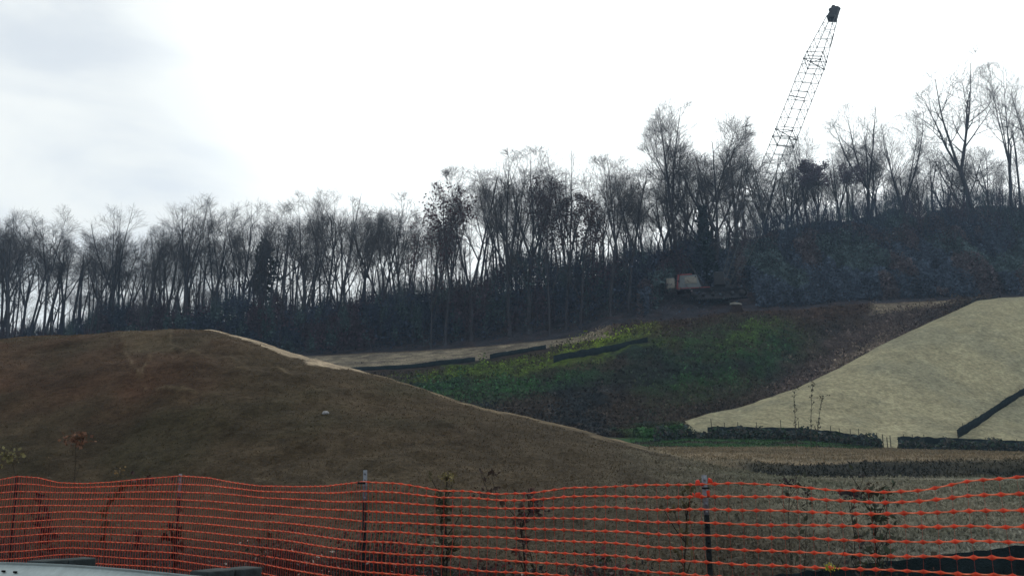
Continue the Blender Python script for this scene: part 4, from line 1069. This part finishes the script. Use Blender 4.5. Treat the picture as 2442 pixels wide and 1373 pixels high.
    V, Fc = prisms(sg, 5); obj('gantry', mesh_data('gantry', V, Fc, M['steeld']), e)
    sg = []
    hp = hc+ax*.4
    for y_ in (-.5, .5):
        sg.append((*(gt+pt(0, y_, 0)), *(hp+np.array([0, y_*.5, 0])), .011, .011))
    V, Fc = prisms(sg, 4); obj('pendant', mesh_data('pendant', V, Fc, M['steel']), e)
    q0 = node(.525, 2); q1 = P(1909, 432, D)-O
    V, Fc = prisms([(*node(.52, 0 if node(.52, 0)[0] > node(.52, 2)[0] else 2), *q1, .028, .028), (*q1, *(P(1895, 560, D)-O), .028, .028)], 4); obj('hoist_rope', mesh_data('hoist_rope', V, Fc, M['steeld']), e)
crane()
g = on_ground(1756, 111.6, 735)
V, Fc = box((0, 0, 0), (1.35, .9, .35)); V[4:, 2] *= .7; V[[1, 5], 0] *= .8
o = obj('pale_slab', mesh_data('pale_slab', V, Fc, M['pale']), None, g+np.array([0, 0, .95])); o.rotation_euler = (0, .05, .3); bevel(o, .08); tag(o, 'pale flat slab lying at the right end of the crane tracks', 'slab')
V, Fc = box((0, 0, -.7), (1.1, .7, 1.0)); 
for q in V:
    if q[2] < -.5: q[:2] *= 1.7
o = obj('dirt_heap', mesh_data('dirt_heap', V, Fc, M['thicket'], np.tile([.03, .022, .02], (8, 1))), None, g+np.array([0, 0, .95])); bevel(o, .15, 3); tag(o, 'little dark earth heap under the pale slab', 'heap')

# ------------------------------------------------------------------ light and sky
SUN_EL, SUN_AZ = math.radians(33), math.radians(14)      # azimuth clockwise from +Y (ahead, slightly right)
w = bpy.data.worlds.new('World'); bpy.context.scene.world = w; w.use_nodes = True
nt = w.node_tree; nd = nt.nodes; ln = nt.links
bg = nd['Background']; bg.inputs['Strength'].default_value = .1
sky = nd.new('ShaderNodeTexSky'); sky.sky_type = 'NISHITA'; sky.sun_disc = False; sky.sun_elevation = SUN_EL; sky.sun_rotation = SUN_AZ
sky.air_density = 1.0; sky.dust_density = 1.0
tc = nd.new('ShaderNodeTexCoord')
def math_(op, a, b=None, c=None):
    n = nd.new('ShaderNodeMath'); n.operation = op
    for i, v in enumerate((a, b, c)):
        if v is None: continue
        if isinstance(v, (int, float)): n.inputs[i].default_value = v
        else: ln.new(v, n.inputs[i])
    return n.outputs[0]
mp = nd.new('ShaderNodeMapping'); mp.inputs['Scale'].default_value = (1.0, 1.0, 3.4); mp.inputs['Rotation'].default_value = (.12, .0, .2)
ln.new(tc.outputs['Generated'], mp.inputs['Vector'])
n1 = nd.new('ShaderNodeTexNoise'); n1.inputs['Scale'].default_value = 2.6; n1.inputs['Detail'].default_value = 5; n1.inputs['Roughness'].default_value = .5; n1.inputs['Distortion'].default_value = .6
ln.new(mp.outputs['Vector'], n1.inputs['Vector'])
sd = Vector((math.sin(SUN_AZ)*math.cos(SUN_EL), math.cos(SUN_AZ)*math.cos(SUN_EL), math.sin(SUN_EL)))
dp = nd.new('ShaderNodeVectorMath'); dp.operation = 'DOT_PRODUCT'; dp.inputs[1].default_value = sd
nrmz = nd.new('ShaderNodeVectorMath'); nrmz.operation = 'NORMALIZE'; ln.new(tc.outputs['Generated'], nrmz.inputs[0]); ln.new(nrmz.outputs[0], dp.inputs[0])
glow = nd.new('ShaderNodeMapRange'); glow.interpolation_type = 'SMOOTHSTEP'
glow.inputs['From Min'].default_value = .80; glow.inputs['From Max'].default_value = .97; ln.new(dp.outputs['Value'], glow.inputs['Value'])
# cloud cover: complete near the sun, thinner away from it
cov = nd.new('ShaderNodeMapRange'); cov.interpolation_type = 'SMOOTHSTEP'; cov.inputs['From Min'].default_value = .40; cov.inputs['From Max'].default_value = .62
cov.inputs['To Min'].default_value = .70; cov.inputs['To Max'].default_value = 1.0
ln.new(n1.outputs['Fac'], cov.inputs['Value'])
cover = math_('MINIMUM', math_('ADD', cov.outputs['Result'], glow.outputs['Result']), 1.0)
bright = math_('MULTIPLY_ADD', glow.outputs['Result'], 5.0, 9.1)
cl = nd.new('ShaderNodeVectorMath'); cl.operation = 'SCALE'; cl.inputs[0].default_value = (.955, 1.0, 1.0); ln.new(bright, cl.inputs['Scale'])
mx = nd.new('ShaderNodeMix'); mx.data_type = 'RGBA'
ln.new(cover, mx.inputs['Factor']); ln.new(sky.outputs['Color'], mx.inputs['A']); ln.new(cl.outputs['Vector'], mx.inputs['B'])
ln.new(mx.outputs['Result'], bg.inputs['Color'])
L = bpy.data.lights.new('sun', 'SUN'); L.energy = 1.7; L.angle = math.radians(10); L.color = (1, .95, .87)
lo = bpy.data.objects.new('sun', L); C.objects.link(lo); lo.rotation_euler = sd.to_track_quat('Z', 'Y').to_euler()
sc = bpy.context.scene
sc.view_settings.view_transform = 'Standard'; sc.view_settings.look = 'None'; sc.view_settings.exposure = .12; sc.view_settings.gamma = 1
sc.cycles.max_bounces = 5; sc.cycles.diffuse_bounces = 2; sc.cycles.transparent_max_bounces = 6

# thin autumn air between the camera and the wood
hm = bpy.data.materials.new('haze'); hm.use_nodes = True; hn = hm.node_tree.nodes
hn.remove(hn['Principled BSDF']); pv = hn.new('ShaderNodeVolumePrincipled'); pv.inputs['Color'].default_value = (.50, .72, 1, 1); pv.inputs['Density'].default_value = .00042; pv.inputs['Anisotropy'].default_value = .2
hm.node_tree.links.new(pv.outputs[0], hn['Material Output'].inputs['Volume'])
V, Fc = box((0, 1500, 20), (9000, 3400, 110))
o = obj('haze', mesh_data('haze', V, Fc, hm)); tag(o, 'thin bluish air over the valley', 'haze', kind='stuff')
sc.cycles.volume_bounces = 0
